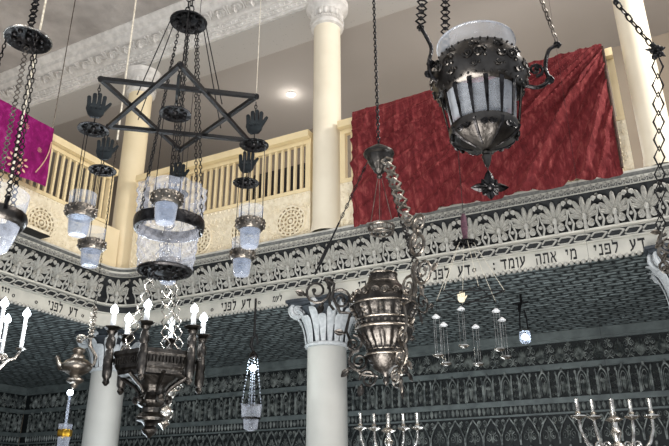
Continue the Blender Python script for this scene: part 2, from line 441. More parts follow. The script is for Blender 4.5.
# linked-key band below the frieze
kb = MB(); kp = .125
def key_unit():
    b = MB(); h = zg - zt - .03; t = .020
    b.tube([(-kp * .46, -.012, h * .2), (-kp * .3, -.016, h * .05), (kp * .2, -.016, h * .05), (kp * .42, -.016, h * .5), (kp * .54, -.012, h * .8)], .0075, 5)
    b.tube([(-kp * .42, -.012, h * .45), (-kp * .2, -.016, h * .9), (kp * .28, -.016, h * .9), (kp * .5, -.012, h * .75)], .0075, 5)
    return b
ku = key_unit(); kd = MB().strip(gpath(RF), [(-F + .024, zt + .012), (-F + .047, zg - .016)])
for i in range(int((XR - XL - .2) / kp)): kb.add(ku, xf('back', .2 + (i + .5) * kp, zt + .015, -F + .026) @ Matrix.Rotation(.28, 4, 'X'))
for i in range(28): kb.add(ku, xf('left', -.2 - (i + .5) * kp, zt + .015, -F + .026) @ Matrix.Rotation(.28, 4, 'X'))
obj('key_band_ground', kd, M_frzdk, e1); obj('key_band', kb, M_frz, e1)
# small trefoils along the top, beads along the bottom
tf = MB(); tu = MB().add(flower(.022, .014, 5, (0, .028))).ring((0, -.004, .012), .022, .004, 8, 4, AX, AZ)
tn = .055
for i in range(int((XR - XL - .1) / tn)): tf.add(tu, xf('back', .08 + (i + .5) * tn, zf + .008, -.010))
for i in range(60): tf.add(tu, xf('left', -.08 - (i + .5) * tn, zf + .008, -.010))
obj('trefoil_course', tf, M_frz, e1)
obj('trefoil_ground', MB().strip(gpath(RF), [(-.016, zf + .008), (-.013, zd - .002), (.003, zd + .006), (.0145, Z2 - .02)]), M_frzmid, e1)
bd = MB(); bn = .045
for i in range(int((XR - XL - .1) / bn)): bd.ball(xf('back', .0 + (i + .5) * bn, Z1 - .004, -F - .004) @ V((0, 0, 0)), .019, 6, 4)
for i in range(75): bd.ball(xf('left', -.0 - (i + .5) * bn, Z1 - .004, -F - .004) @ V((0, 0, 0)), .019, 6, 4)
obj('bead_edge', bd, M_frz, e1)

# --- the Hebrew writing on the band
G = {
 'd': (.68, [[(0, .8), (.68, .8), (.68, 1), (.04, 1), (.0, 1.06)], [(.38, .82), (.53, .82), (.51, 0), (.41, 0)]]),
 'a': (.62, [[(.42, 1), (.61, 1), (.57, .55), (.32, .18), (.0, -.1), (-.02, .06), (.24, .28), (.43, .6)], [(.02, 1), (.2, 1), (.32, .35), (.2, .25)]]),
 'l': (.60, [[(.03, 1.42), (.14, 1.36), (.15, 1), (.05, 1)], [(.05, .8), (.6, .8), (.6, 1), (.05, 1)], [(.45, .82), (.6, .82), (.58, .58), (.3, -.02), (.18, .04), (.44, .55)]]),
 'p': (.60, [[(.05, .82), (.6, .82), (.6, 1), (.05, 1)], [(.47, .1), (.6, .1), (.6, .85), (.47, .85)], [(0, 0), (.6, 0), (.6, .18), (0, .18)], [(.05, .5), (.14, .5), (.14, .85), (.05, .85)], [(.05, .42), (.32, .42), (.32, .56), (.05, .56)]]),
 'n': (.42, [[(.1, .82), (.42, .82), (.42, 1), (.1, 1)], [(.3, .1), (.42, .1), (.42, .85), (.3, .85)], [(0, 0), (.42, 0), (.42, .18), (0, .18)]]),
 'y': (.26, [[(0, .8), (.26, .8), (.26, 1), (0, 1)], [(.16, .82), (.26, .82), (.2, .48), (.12, .48)]]),
 'm': (.66, [[(.02, 1), (.15, 1), (.22, .75), (.11, 0), (0, 0), (.09, .7)], [(.16, .8), (.62, .8), (.54, 1), (.26, 1)], [(.52, .1), (.65, .1), (.65, .85), (.52, .85)], [(.28, 0), (.65, 0), (.65, .18), (.28, .18)]]),
 'x': (.64, [[(.02, 1), (.18, 1), (.64, 0), (.48, 0)], [(.5, 1), (.63, 1), (.61, .7), (.45, .48), (.37, .55), (.51, .75)], [(.04, 0), (.18, 0), (.16, .35), (.28, .55), (.2, .64), (.05, .35)]]),
 't': (.64, [[(.05, .82), (.64, .82), (.64, 1), (.05, 1)], [(.51, 0), (.64, 0), (.64, .85), (.51, .85)], [(.13, .12), (.22, .12), (.22, .85), (.13, .85)], [(0, 0), (.22, 0), (.22, .16), (0, .16)]]),
 'h': (.62, [[(.02, .82), (.62, .82), (.62, 1), (.02, 1)], [(.49, 0), (.62, 0), (.62, .85), (.49, .85)], [(.09, 0), (.19, 0), (.19, .6), (.09, .6)]]),
 'v': (.26, [[(0, .82), (.26, .82), (.26, 1), (0, 1)], [(.14, 0), (.26, 0), (.26, .85), (.14, .85)]]),
 's': (.74, [[(0, 1), (.14, 1), (.17, .18), (.06, .18)], [(0, 0), (.6, 0), (.74, 1), (.6, 1), (.52, .18), (0, .18)], [(.3, 1), (.43, 1), (.38, .55), (.18, .3), (.16, .45), (.3, .62)]]),
 'r': (.6, [[(0, .82), (.55, .82), (.6, .9), (.6, 1), (0, 1)], [(.48, 0), (.6, 0), (.6, .85), (.48, .85)]]),
 ':': (.2, [[(.02, .1), (.18, .1), (.18, .3), (.02, .3)], [(.02, .6), (.18, .6), (.18, .8), (.02, .8)]]),
}
def word(mb, side, s_right, txt, h, zb, sq=.84):
    s = s_right
    for ch in txt:
        if ch == ' ': s -= h * .42; continue
        w, polys = G[ch]; s -= w * h * sq
        for p in polys: mb.prism([(x * h * sq, z * h) for x, z in p], .01, xf(side, s, zb, -F + .004))
        s -= h * .17 * sq
def s_back(px, py): return atY(px, py, YB + F).x - XL
def s_left(px, py): return atX(px, py, XL - F).y - YB
tx = MB(); LH = .088; ZB = Z1 + .022
word(tx, 'back', s_back(645, 242), 'da', LH, ZB); word(tx, 'back', s_back(618, 245), 'lpny', LH, ZB)
word(tx, 'back', s_back(576, 250), 'my', LH, ZB); word(tx, 'back', s_back(556, 253), 'xth', LH, ZB)
word(tx, 'back', s_back(525, 257), 'avmd', LH, ZB); word(tx, 'back', s_back(494.5, 262), ':', LH, ZB)
word(tx, 'back', s_back(470, 265), 'da', LH, ZB); word(tx, 'back', s_back(449, 268), 'lpny', LH, ZB)
word(tx, 'back', s_back(419, 273), 'my', LH, ZB); word(tx, 'back', s_back(366, 282), 'ry', LH, ZB)
word(tx, 'back', s_back(251, 303), 'da', LH, ZB); word(tx, 'back', s_back(236, 306), 'lpny', LH, ZB)
word(tx, 'back', s_back(282, 297), 'lam', LH * .62, ZB + .02)
word(tx, 'left', s_left(77, 315), 'da', LH, ZB); word(tx, 'left', s_left(62, 310), 'lpny', LH, ZB)
word(tx, 'left', s_left(9, 292), 'yyy', LH, ZB); word(tx, 'left', s_left(101, 318), 'lam', LH * .62, ZB + .02)
for side, s in (('back', s_back(259.5, 300)), ('back', s_back(212.5, 307)), ('left', s_left(82.5, 315)), ('left', s_left(36, 302)), ('left', s_left(13.5, 294))):
    tx.add(MB().ring((0, 0, 0), .013, .004, 10, 4, AX, AZ), xf(side, s, ZB + .034, -F + .004))
st = MB()
for k in range(2):
    tri = [V((.02 * math.cos(PI / 2 + k * PI + i * 2 * PI / 3), -.003, .02 * math.sin(PI / 2 + k * PI + i * 2 * PI / 3))) for i in range(3)]
    st.tube(tri, .003, 4, True)
tx.add(st, xf('back', s_back(474, 266), ZB + .034, -F + .004))
obj('lettering', tx, M_ink, e1, smooth=False)

# --- upper cornice and beam
cpath = [((XW, YB), (0, -1)), ((XR, YB), (0, -1))]
KW, KH = .34, ZC - Z4
cp = [(-.55, Z4 + .12), (-.55, Z4), (0, Z4), (.0, Z4 + .03), (.02, Z4 + .035), (.02, Z4 + .08), (.035, Z4 + .085), (.035, Z4 + .15), (.06, Z4 + .155), (.075, Z4 + .18),
      (.10, Z4 + .19), (.23, Z4 + KH - .13), (.25, Z4 + KH - .12), (.26, Z4 + KH - .07), (.30, Z4 + KH - .06), (.33, ZC - .02), (KW, ZC - .015), (KW, ZC)]
c1 = struct('trim_2', MB().strip(cpath, cp), M_corn)
obj('pierced_soffit', box2(XW, XR, YB + .03, YB + .54, Z4 - .008, Z4 + .001), M_dot, c1)
mo = MB(); mu = MB()
kq = KH - .31
mu.add(palmette(.15, kq, .05, 10, 8)).scroll((0, -.06, .03), .045, 1.4, (0, 1, 0), AZ, .014, PI / 2, 5, -1)
for sg in (-1, 1): mu.tube([(sg * .1, -.02, 0), (sg * .105, -.03, kq * .5), (sg * .09, -.03, kq)], .013, 5)
mp_ = .235
for i in range(int((XR - XW) / mp_)):
    x = XW + (i + .5) * mp_
    mo.add(mu, frame('back', x - XL, Z4 + .19, .105) @ Matrix.Rotation(math.atan2(.13, KH - .32), 4, 'X'))
obj('modillion_leaves', mo, M_corn, c1)
pb = MB()
for i in range(int((XR - XW) / .06)):
    for k in range(2):
        pb.ball((XW + (i + .5 * k) * .06, YB - .022 - .014 * k, Z4 + .058 + .06 * k), .017, 6, 4)
obj('beaded_course', pb, M_corn, c1)

# --- carved wall bands under the galleries
def zw(px, py): return atY(px, py, YW).z
zb = [zw(600, y) for y in (328, 362, 366, 396, 409, 438)]
zb = [Z1, zw(600, 336), zw(600, 361), zw(600, 366), zw(600, 395), zw(600, 400), zw(600, 410), zw(600, 442)]
low = .0
PW = .30
def unit1(h):
    b = MB()
    for i, a in enumerate((-1.1, -.7, -.35, 0, .35, .7, 1.1)): b.add(leaf(h * (.85 - .08 * abs(i - 3)), .05, .03, PI / 2 + a * .62, (0, .02)))
    for sg in (-1, 1):
        b.scroll((sg * PW * .34, -.012, h * .28), .05, 1.6, AX, AZ, .009, -PI / 2, 4, sg, seg=7)
        b.scroll((sg * PW * .36, -.012, h * .7), .045, 1.4, AX, AZ, .008, PI / 2, 4, -sg, seg=7)
    b.add(flower(.03, .02, 5, (PW / 2, h * .9))); b.add(leaf(h * .5, .04, .025, PI / 2, (PW / 2, .02)))
    return b
def arch(b, x, w, z0, h, r=.009, n=4):
    pts = [(x - w / 2, -.015, z0), (x - w / 2, -.015, z0 + h * .55)]
    for i in range(1, 7):
        a = PI - i * PI / 7; pts.append((x + w / 2 * math.cos(a), -.018, z0 + h * .55 + h * .34 * math.sin(a) + (.03 * h if i in (3, 4) else 0)))
    pts += [(x + w / 2, -.015, z0 + h * .55), (x + w / 2, -.015, z0)]
    b.tube(pts, r, n)
def unit2(h):
    b = MB(); arch(b, 0, PW * .46, .01, h * .95, .012)
    arch(b, 0, PW * .3, .02, h * .75, .006)
    b.add(leaf(h * .45, .07, .03, PI / 2, (0, h * .12)))
    for sg in (-1, 1):
        b.scroll((sg * .025, -.014, h * .5), .022, 1.2, AX, AZ, .006, PI / 2, 4, sg, seg=6)
        b.ball((sg * PW * .33, -.012, h * .86), .024, 6, 4)
        b.box((sg * PW * .30, -.012, h * .4), (.022, .03, h * .78))
        for k in range(3): b.add(flower(.026, .016, 5, (sg * PW * .41, h * (.15 + .24 * k))))
    b.ball((0, -.02, h * .97), .028, 6, 4)
    return b
def unit3(h):
    b = MB()
    for k in range(4): b.add(leaf(h * .9, PW * .2, .02, -PI / 2, (-PW / 2 + (k + .5) * PW / 4, h * .95)))
    return b
def unit4(h):
    b = MB()
    for sg in (-1, 1):
        b.tube([(sg * PW * .48, -.015, 0), (sg * PW * .46, -.018, h * .35), (sg * PW * .25, -.018, h * .7), (0, -.018, h * .96)], .011, 4)
        b.scroll((sg * PW * .2, -.012, h * .3), .05, 1.5, AX, AZ, .008, PI / 2, 4, sg, seg=7)
        b.scroll((sg * PW * .36, -.012, h * .82), .04, 1.4, AX, AZ, .008, -PI / 2, 4, -sg, seg=7)
    b.add(flower(.045, .025, 6, (0, h * .5))); b.add(leaf(h * .3, .05, .03, PI / 2, (0, .02)))
    b.add(flower(.03, .02, 5, (PW / 2, h * .55))); return b
def face_box(side, s0, s1, z0, z1, w):
    M = frame(side, 0, 0); return MB().box(((s0 + s1) / 2, -w / 2, (z0 + z1) / 2), (s1 - s0, w, z1 - z0), M)
for side, s0, s1, par in (('wback', XW + .02, XR, wb), ('wleft', -1.5, YW - .02, wl)):
    obj('wall_ground', face_box(side, s0, s1, .9, Z1 - .005, .012), M_wallg, par)
    ml = MB()
    for z0, z1, w in ((zb[1], Z1 - .004, .05), (zb[1] - .03, zb[1], .03), (zb[3] - .005, zb[2] + .005, .04), (zb[5] - .008, zb[4], .03), (zb[6] - .02, zb[6], .025)):
        ml.add(face_box(side, s0, s1, z0, z1, w))
    obj('wall_moulding', ml, M_mould, par)
    for (z0, z1), fn, nm in (((zb[2], zb[1] - .03), unit1, 'plume_band'), ((zb[4], zb[3]), unit2, 'arcade_band'), ((zb[6], zb[5]), unit3, 'leaf_tip_band'), ((zb[7], zb[6] - .02), unit4, 'pointed_arch_band'), ((zb[7] - .42, zb[7] - .02), unit2, 'lower_arcade_band')):
        b = MB(); u = fn(z1 - z0)
        a0 = s0 if side == 'wback' else 1.5
        PS = PW * .68
        for i in range(int((s1 - a0) / PS)): b.add(u, frame(side, s1 - (i + .5) * PS, z0, .012) @ Matrix.Diagonal((.68, 1, 1, 1)))
        obj(nm, b, M_rel, par)

# ------------------------------------------------------------------ columns
def lower_column(x, y, label):
    t = thing('column', label, 'column', (x, y, 0), 'white columns carrying the gallery', 'thing')
    r = .18
    a = type('A', (), {})
    zc = Z1 - .40           # foot of the capital
    obj('base', MB().lathe([(.27, 0.0), (.27, .08), (.24, .1), (.25, .16), (.2, .2), (.19, .24)], (x, y), 32), M_shaft, t)
    obj('shaft', MB().lathe([(r * 1.06, .235), (r * 1.06, .9), (r * 1.03, 1.8), (r, zc - .05), (r, zc - .03)], (x, y), 40), M_shaft, t)
    cp = MB().lathe([(r, zc - .03), (r + .022, zc - .025), (r + .028, zc - .01), (r + .018, zc + .005), (r - .002, zc + .01)], (x, y), 40)
    bell = MB().lathe([(r - .01, zc + .005), (r - .005, zc + .15), (r + .03, zc + .26), (r + .09, zc + .335)], (x, y), 32)
    cc = obj('capital', cp, M_cap, t); obj('bell', bell, M_capdk, cc)
    lv = MB(); nf = 20
    for i in range(nf):
        an = 2 * PI * i / nf; M = Matrix.Translation((x, y, 0)) @ Matrix.Rotation(an, 4, 'Z'); tall = i % 2
        H = .315 if tall else .25; vs = []
        for q in range(12):
            t = q / 11; rr = r + .004 + (.125 if tall else .085) * (t * .35 + .65 * t ** 3) + (.012 if not tall else 0); z = zc + .006 + H * t
            if q == 11: z -= .022; rr += .010
            if q == 10: rr += .006
            ww = (.020 + .022 * t) * (1.0 if q < 10 else .8 if q == 10 else .45)
            for u in (-1, -.6, 0, .6, 1):
                vs.append(M @ V((rr + .014 * (1 - abs(u)) - (.012 if u == 0 else 0), u * ww, z)))
        lv.raw(vs, [(q * 5 + j, q * 5 + j + 1, (q + 1) * 5 + j + 1, (q + 1) * 5 + j) for q in range(11) for j in range(4)])
    obj('acanthus_leaves', lv, M_cap, cc)
    vo = MB()
    for i in range(4):
        an = PI / 4 + i * PI / 2; d = V((math.cos(an), math.sin(an), 0))
        c = V((x, y, zc + .305)) + d * (r + .105)
        for off in (-.03, .03):
            pe = V((-d.y, d.x, 0)) * off
            vo.scroll(c + pe, .078, 2.2, d, UZ, .017, PI / 2 + .4, 6, -1, .15, 12)
        vo.tube([V((x, y, zc + .16)) + d * (r + .01), V((x, y, zc + .27)) + d * (r + .05), c + UZ * .06], [.02, .018, .014], 6)
    for i in range(4):
        an = i * PI / 2; d = V((math.cos(an), math.sin(an), 0))
        vo.ball(V((x, y, zc + .36)) + d * (r + .075), .04, 8, 6)
    obj('volutes', vo, M_cap, cc)
    ab = MB(); k = 32; hw = .285
    for lev, (sc_, z) in enumerate(((.92, zc + .335), (1.0, zc + .355), (1.0, zc + .375), (1.06, zc + .38), (1.06, zc + .398))): pass
    rows = [(.92, zc + .345), (1.0, zc + .352), (1.0, zc + .372), (1.07, zc + .376), (1.07, zc + .398)]
    vs = []
    for sc_, z in rows:
        for i in range(k):
            an = 2 * PI * i / k; e = max(abs(math.cos(an)), abs(math.sin(an))); rr = hw / e
            conc = 1 - .13 * (1 - abs(math.sin(2 * an)) ** 1.5)
            rr = min(rr, hw * 1.33) * sc_ * conc; vs.append((x + rr * math.cos(an), y + rr * math.sin(an), z))
    fs = [(i * k + j, i * k + (j + 1) % k, (i + 1) * k + (j + 1) % k, (i + 1) * k + j) for i in range(4) for j in range(k)] + [tuple(range(k))[::-1], tuple(4 * k + j for j in range(k))]
    obj('abacus', MB().raw(vs, fs), M_capdk, cc)
    return t
LY = YB + F + .16
kx = LY / YB
lower_column(-2.751 * kx + .0, LY, 'white round column with grey leafy capital under the middle of the back gallery')
lower_column(XL - .29, LY, 'white round column at the inner corner of the two galleries, beside the teapot lamp')
lower_column(.018 * kx + .15, LY, 'column under the back gallery at the edge of the picture, only its scrolled capital showing')

def upper_column(x, y, r, label, mt):
    t = thing('column', label, 'column', (x, y, Z2), 'cream columns standing on the gallery', 'thing')
    zt_ = Z4
    obj('shaft', MB().lathe([(r * 1.1, Z2 + .002), (r * 1.1, Z2 + .05), (r * 1.05, Z2 + .07), (r * 1.04, Z2 + .1), (r, Z2 + .13), (r, zt_ - .33)], (x, y), 40), mt, t)
    c = obj('capital', MB().lathe([(r, zt_ - .335), (r + .03, zt_ - .325), (r + .035, zt_ - .30), (r + .012, zt_ - .29), (r + .012, zt_ - .265), (r + .03, zt_ - .26), (r + .03, zt_ - .24), (r + .0, zt_ - .23), (r + .01, zt_ - .14),
                        (r + .045, zt_ - .10), (r + .085, zt_ - .08), (r + .09, zt_ - .015), (r + .08, zt_ - .012)], (x, y), 40), M_corn, t)
    eg = MB()
    for i in range(16):
        an = 2 * PI * i / 16; d = V((math.cos(an), math.sin(an), 0))
        M = Matrix.Rotation(an, 3, 'Z')
        eg.ball(V((x, y, zt_ - .175)) + d * (r + .018), .024, 8, 6, (.7, 1, 1.9), M)
        an += PI / 16; d = V((math.cos(an), math.sin(an), 0))
        eg.tube([V((x, y, zt_ - .235)) + d * (r + .012), V((x, y, zt_ - .13)) + d * (r + .034)], .006, 5)
    for i in range(40):
        an = 2 * PI * i / 40; eg.ball((x + math.cos(an) * (r + .034), y + math.sin(an) * (r + .034), zt_ - .25), .010, 5, 4)
    obj('egg_moulding', eg, M_corn, c)
    return t
UY = YB + .1; ku_ = UY / YB
M_creamw = mat('pale_cream_column_paint', (232, 222, 200), (224, 213, 190), .45, nscale=3)
upper_column(-2.751 * ku_, UY, .143, 'cream round column standing on the middle of the back gallery', M_creamw)
upper_column(XL - .17, UY + .06, .143, 'cream round column standing at the gallery corner behind the star of the big lamp', M_creamcol)
upper_column(.018 * ku_ + .09, UY, .118, 'cream round column at the top corner beside the red velvet drape', M_creamw)

# ------------------------------------------------------------------ parapets and railings
def rosette(R):
    b = MB()
    for q, rr in ((1, .011), (.78, .009), (.5, .009), (.26, .009)): b.ring((0, -.010, 0), R * q, rr, 28, 6, AX, AZ)
    for i in range(16):
        a = 2 * PI * i / 16
        b.ball((R * .89 * math.cos(a), -.010, R * .89 * math.sin(a)), R * .085, 6, 5)
        b.add(leaf(R * .24, R * .16, .022, a, (R * .52 * math.cos(a), R * .52 * math.sin(a))))
    for i in range(8):
        a = 2 * PI * i / 8; b.add(leaf(R * .2, R * .16, .022, a, (R * .28 * math.cos(a), R * .28 * math.sin(a))))
    b.ball((0, -.008, 0), R * .14, 8, 5); return b
ZPb = atY(286, 193, YB).z
def parapet(side, s0, s1, label, ros, tilt_band=True):
    o = V(frame(side, s0, Z2) @ V((0, 0, 0)))
    t = thing('carved_parapet', label, 'parapet', o)
    M = frame(side, 0, 0)
    L = s1 - s0; h = ZPb - Z2
    ob = MB().box(((s0 + s1) / 2, .085, Z2 + .003 + h / 2), (L, .05, h - .006), M); R = h * .33
    for sx in ros:
        obj('rosette', MB().add(rosette(R), M @ Matrix.Translation((sx, .058, Z2 + h * .40))), M_panel, t)
        for cx_ in (-1, 1):
            for cz in (-1, 1):
                ob.add(MB().ring((0, -.004, 0), R * .22, .005, 10, 4, AX, AZ).ring((0, -.004, 0), R * .1, .005, 8, 4, AX, AZ), M @ Matrix.Translation((sx + cx_ * R * 1.15, .06, Z2 + h * .40 + cz * R * .92)))
    k = int(L / .055)
    for i in range(k):
        s = s0 + (i + .5) * L / k
        ob.add(leaf(.05, .035, .014, -PI / 2, (s, ZPb - .085)), M @ Matrix.Translation((0, .06, 0)))
        ob.ball(M @ V((s, .058, ZPb - .02)), .012, 5, 4); ob.ball(M @ V((s, .058, Z2 + .03)), .012, 5, 4)
    rng = random.Random(3)
    for i in range(int(L * 170)):
        s = rng.uniform(s0 + .02, s1 - .02); z = rng.uniform(Z2 + .05, ZPb - .14)
        if all(math.hypot(s - q, z - (Z2 + h * .4)) > R * 1.05 for q in ros):
            ob.ball(M @ V((s, .059, z)), rng.uniform(.007, .014), 5, 4)
    obj('panel', ob, M_panel, t)
    for sx in ros: obj('rosette_ground', MB().raw([M @ V((sx + R * math.cos(2 * PI * i / 32), .058, Z2 + h * .40 + R * math.sin(2 * PI * i / 32))) for i in range(32)], [tuple(range(32))]), M_panelg, t)
    return t
def railing(side, s0, s1, spots, label):
    o = V(frame(side, s0, ZPb) @ V((0, 0, 0)))
    t = thing('gallery_railing', label, 'railing', o)
    M = frame(side, 0, 0)
    def bx(sa, sb, za, zb_, d=.06, y=.085): return MB().box(((sa + sb) / 2, y, (za + zb_) / 2), (sb - sa, d, zb_ - za), M)
    obj('handrail', bx(s0, s1, Z3 - .075, Z3, .11, .055), M_cream, t, smooth=False)
    obj('top_rail', bx(s0 + .0, s1, Z3 - .125, Z3 - .078, .05), M_cream, t, smooth=False)
    obj('bottom_rail', bx(s0, s1, ZPb + .002, ZPb + .04, .06), M_cream, t, smooth=False)
    for sa in (s0, s1 - .055): obj('end_post', bx(sa, sa + .055, ZPb + .041, Z3 - .126), M_cream, t, smooth=False)
    for s in spots: obj('baluster', bx(s - .0125, s + .0125, ZPb + .041, Z3 - .126, .028), M_cream, t, smooth=False)
    return t
XM = -2.751 * ku_ - XL; XE = .018 * ku_ + .04 - XL
sp = .076
b1a, b1b = .07, XM - .165
parapet('back', b1a, b1b, 'cream pierced parapet panel with round rosettes between corner column and middle column', [atY(241, 233, YB).x - XL, atY(288, 218, YB).x - XL, atY(195, 245, YB).x - XL])
railing('back', b1a, b1b, [b1b - .055 - .06 - sp * i for i in range(int((b1b - b1a - .15) / sp))], 'cream gallery railing between the corner column and the middle column')
b2a, b2b = XM + .165, XE - .14
parapet('back', b2a, b2b, 'cream pierced parapet panel mostly hidden by the red velvet drape', [b2a + .3, b2b - .28])
railing('back', b2a, b2b, [b2a + .055 + .07 + sp * i for i in range(3)] + [b2b - .055 - .07 - sp * i for i in range(4)], 'cream gallery railing that the red velvet drape hangs over')
b3a, b3b = -3.6, -.43
lsp = .082
parapet('left', b3a, b3b, 'cream pierced parapet panel of the side gallery under the magenta cloth', [b3b - .62, b3b - 1.5])
railing('left', b3a, -.2, [-.2 - .055 - .06 - lsp * i for i in range(28)], 'cream railing of the side gallery next to the magenta cloth')
pp = thing('plain_parapet_end', 'smooth cream parapet end at the foot of the corner column', 'parapet', frame('left', -.4, Z2) @ V((0, 0, 0)))
obj('panel', MB().box((-.215, .085, (Z2 + ZPb) / 2), (.40, .05, ZPb - Z2 - .006), frame('left', 0, 0)), M_creamcol, pp, smooth=False)

# bench behind the railing
bz = Z2 - .06
bt = atY(300, 166, 6.1).z
bxa, bxb = atY(247, 176, 6.1).x, atY(312, 164, 6.1).x
bn = thing('bench', 'black wooden bench standing behind the cream railing left of the middle column', 'bench', ((bxa + bxb) / 2, 6.1, bz))
obj('backrest', box2(bxa, bxb, 6.06, 6.1, bz + .45, bt), M_bench, bn, smooth=False)
obj('seat', box2(bxa, bxb, 6.11, 6.5, bz + .40, bz + .445), M_bench, bn, smooth=False)
obj('front_panel', box2(bxa, bxb, 6.06, 6.1, bz + .06, bz + .395), M_bench, bn, smooth=False)
for xx in (bxa + .03, bxb - .03):
    for yy in (6.14, 6.46): obj('leg', box2(xx - .025, xx + .025, yy - .025, yy + .025, bz, bz + .395), M_bench, bn, smooth=False)

# ------------------------------------------------------------------ draped cloths
def hsh(i): 
    x = math.sin(i * 127.1) * 43758.5453; return x - math.floor(x)
def vn(x):
    i = math.floor(x); f = x - i; f = f * f * (3 - 2 * f); return hsh(i) * (1 - f) + hsh(i + 1) * f
def cloth(side, TL, TR, BL, BR, nu, nv, fold, w0):
    """corners are (s, z); hangs over the handrail with a short flap behind"""
    vs = []
    for i in range(nv + 1):
        t = i / nv
        for j in range(nu + 1):
            u = j / nu
            s = (TL[0] * (1 - u) + TR[0] * u) * (1 - t) + (BL[0] * (1 - u) + BR[0] * u) * t
            z = (TL[1] * (1 - u) + TR[1] * u) * (1 - t) + (BL[1] * (1 - u) + BR[1] * u) * t
            ds, dz, dw = fold(u, t)
            vs.append(frame(side, s + ds, z + dz, w0 + dw) @ V((0, 0, 0)))
    k = nu + 1; fs = [(i * k + j, (i + 1) * k + j, (i + 1) * k + j + 1, i * k + j + 1) for i in range(nv) for j in range(nu)]
    b = MB().raw(vs, fs)
    top = vs[:k]; inw = frame(side, 0, 0).to_3x3() @ V((0, 1, 0))
    vs2 = [v + UZ * .0 for v in top] + [v + inw * .10 + UZ * .012 for v in top] + [v + inw * .215 + UZ * .006 for v in top] + [v + inw * .23 - UZ * .22 for v in top]
    b.raw(vs2, [(r_ * k + j, r_ * k + j + 1, (r_ + 1) * k + j + 1, (r_ + 1) * k + j) for r_ in range(3) for j in range(nu)])
    return b
def sb(px, py, w): p = atY(px, py, YB - w); return (p.x - XL, p.z)
def sl(px, py, w): p = atX(px, py, XL + w); return (p.y - YB, p.z)
def rid(x): return 1 - abs(math.sin(x))          # a rounded valley with a sharp crest
def redfold(u, t):
    gx, gy = u * 2.2, t                                # folds fan out from the upper right corner
    ang = math.atan2(t + .22, 1.12 - u)
    amp = .045 + .065 * min(1, u * 1.3)
    f1 = rid(ang * 20 + 1.6 * vn(u * 4 + t * 3) + .6 * vn(t * 9 + u * 2)) ** 2.0
    f2 = rid(ang * 43 + 3 * vn(u * 6) + 1.0 * vn(t * 12 + 7 * u)) ** 2.5
    f3 = rid(u * 40 + 1.8 * vn(t * 5 + u * 11) + .8 * t) ** 3 * (1 - min(1, u * 1.5))
    cr = .012 * (vn(u * 55 + 5 * vn(t * 14)) - .5) + .010 * (vn(t * 40 + 6 * vn(u * 25)) - .5)
    k = min(1, .25 + t * 3)
    return (.01 * (vn(t * 6) - .5), .006 * (vn(u * 9) - .5) * t, (amp * f1 + amp * .6 * f2 + .035 * f3 + 1.3 * cr) * k + .025 * math.sin(PI * t))
w0 = .03
w0 = .05
red = cloth('back', (sb(354, 116, w0)[0], Z3 + .006), (sb(603, 49, w0)[0], Z3 + .006), sb(355, 228, w0), sb(624, 176, w0), 280, 120, redfold, w0 + .02)
ro = obj('velvet_drape', red, M_red); tag(ro, 'large crushed red velvet drape hung over the back gallery railing', 'drape')
hem = MB(); eb = [frame('back', sb(603, 49, w0)[0] * (1 - t) + sb(623, 171, w0)[0] * t, sb(603, 49, w0)[1] * (1 - t) + sb(623, 171, w0)[1] * t, w0 + .03 + redfold(1, t)[2]) @ V((0, 0, 0)) for t in [i / 14 for i in range(15)]]
hem.tube(eb, .012, 5); ho = obj('dark_hem', hem, mat('dark_hem_braid', (70, 46, 34), (40, 26, 20), .8, nscale=50), ro)
def magfold(u, t): return (0, 0, .012 * math.sin(u * 14 + t * 2) * (.3 + t * .7) + .008 * (vn(u * 20 + t * 5) - .5))
TLm, TRm, BLm, BRm = (sl(-60, 70, w0)[0], Z3 + .006), (sl(53, 129, w0)[0], Z3 + .006), sl(-60, 146, w0), sl(45, 187, w0)
mg = obj('velvet_cloth', cloth('left', TLm, TRm, BLm, BRm, 60, 40, magfold, w0 + .012), M_mag)
tag(mg, 'magenta velvet cloth with embroidered flowers over the side gallery railing', 'cloth')
M_emb2 = mat('gold_embroidery', (222, 186, 160), (196, 140, 120), .6, nscale=40)
eb2 = MB()
def mpt(px, py): s, z = sl(px, py, w0 + .04); return s, z
for (px, py, R) in ((18, 162, .13), (27, 126, .035), (40, 150, .03), (-16, 140, .13)):
    s, z = mpt(px, py); M = frame('left', s, z, w0 + .034)
    b = MB()
    for i in range(10):
        a = 2 * PI * i / 10
        b.add(leaf(R * .38, R * .2, .008, a, (R * .55 * math.cos(a), R * .55 * math.sin(a)))); b.add(leaf(R * .3, R * .2, .008, a + .3, (R * .2 * math.cos(a + .3), R * .2 * math.sin(a + .3))))
    obj('embroidered_flower', MB().add(b, M), M_emb2, mg)
for off in (.06,):
    s1_, z1_ = mpt(52, 142); s2_, z2_ = mpt(36, 172)
    eb2.tube([frame('left', s1_ * (1 - t) + s2_ * t + .03 * math.sin(t * PI), z1_ * (1 - t) + z2_ * t, w0 + .035) @ V((0, 0, 0)) for t in [i / 10 for i in range(11)]], .006, 5)
obj('embroidered_stem', eb2, M_emb2, mg)
# board on the ledge of the side gallery
s1_, z1_ = sl(20, 226, .07); s2_, z2_ = sl(41, 237, .07)
bp_ = thing('narrow_board', 'narrow cream board with a black edge jutting from the side gallery ledge', 'board', frame('left', s1_, Z2 + .004) @ V((0, 0, 0)))
Mb = frame('left', 0, 0)
obj('board', MB().box(((s1_ + s2_) / 2, -.05, Z2 + .032), (abs(s2_ - s1_) + .1, .15, .03), Mb), M_panel, bp_, smooth=False)
obj('edge_strip', MB().box(((s1_ + s2_) / 2, -.05, Z2 + .010), (abs(s2_ - s1_) + .1, .16, .012), Mb), M_iron, bp_, smooth=False, label='black edge strip')

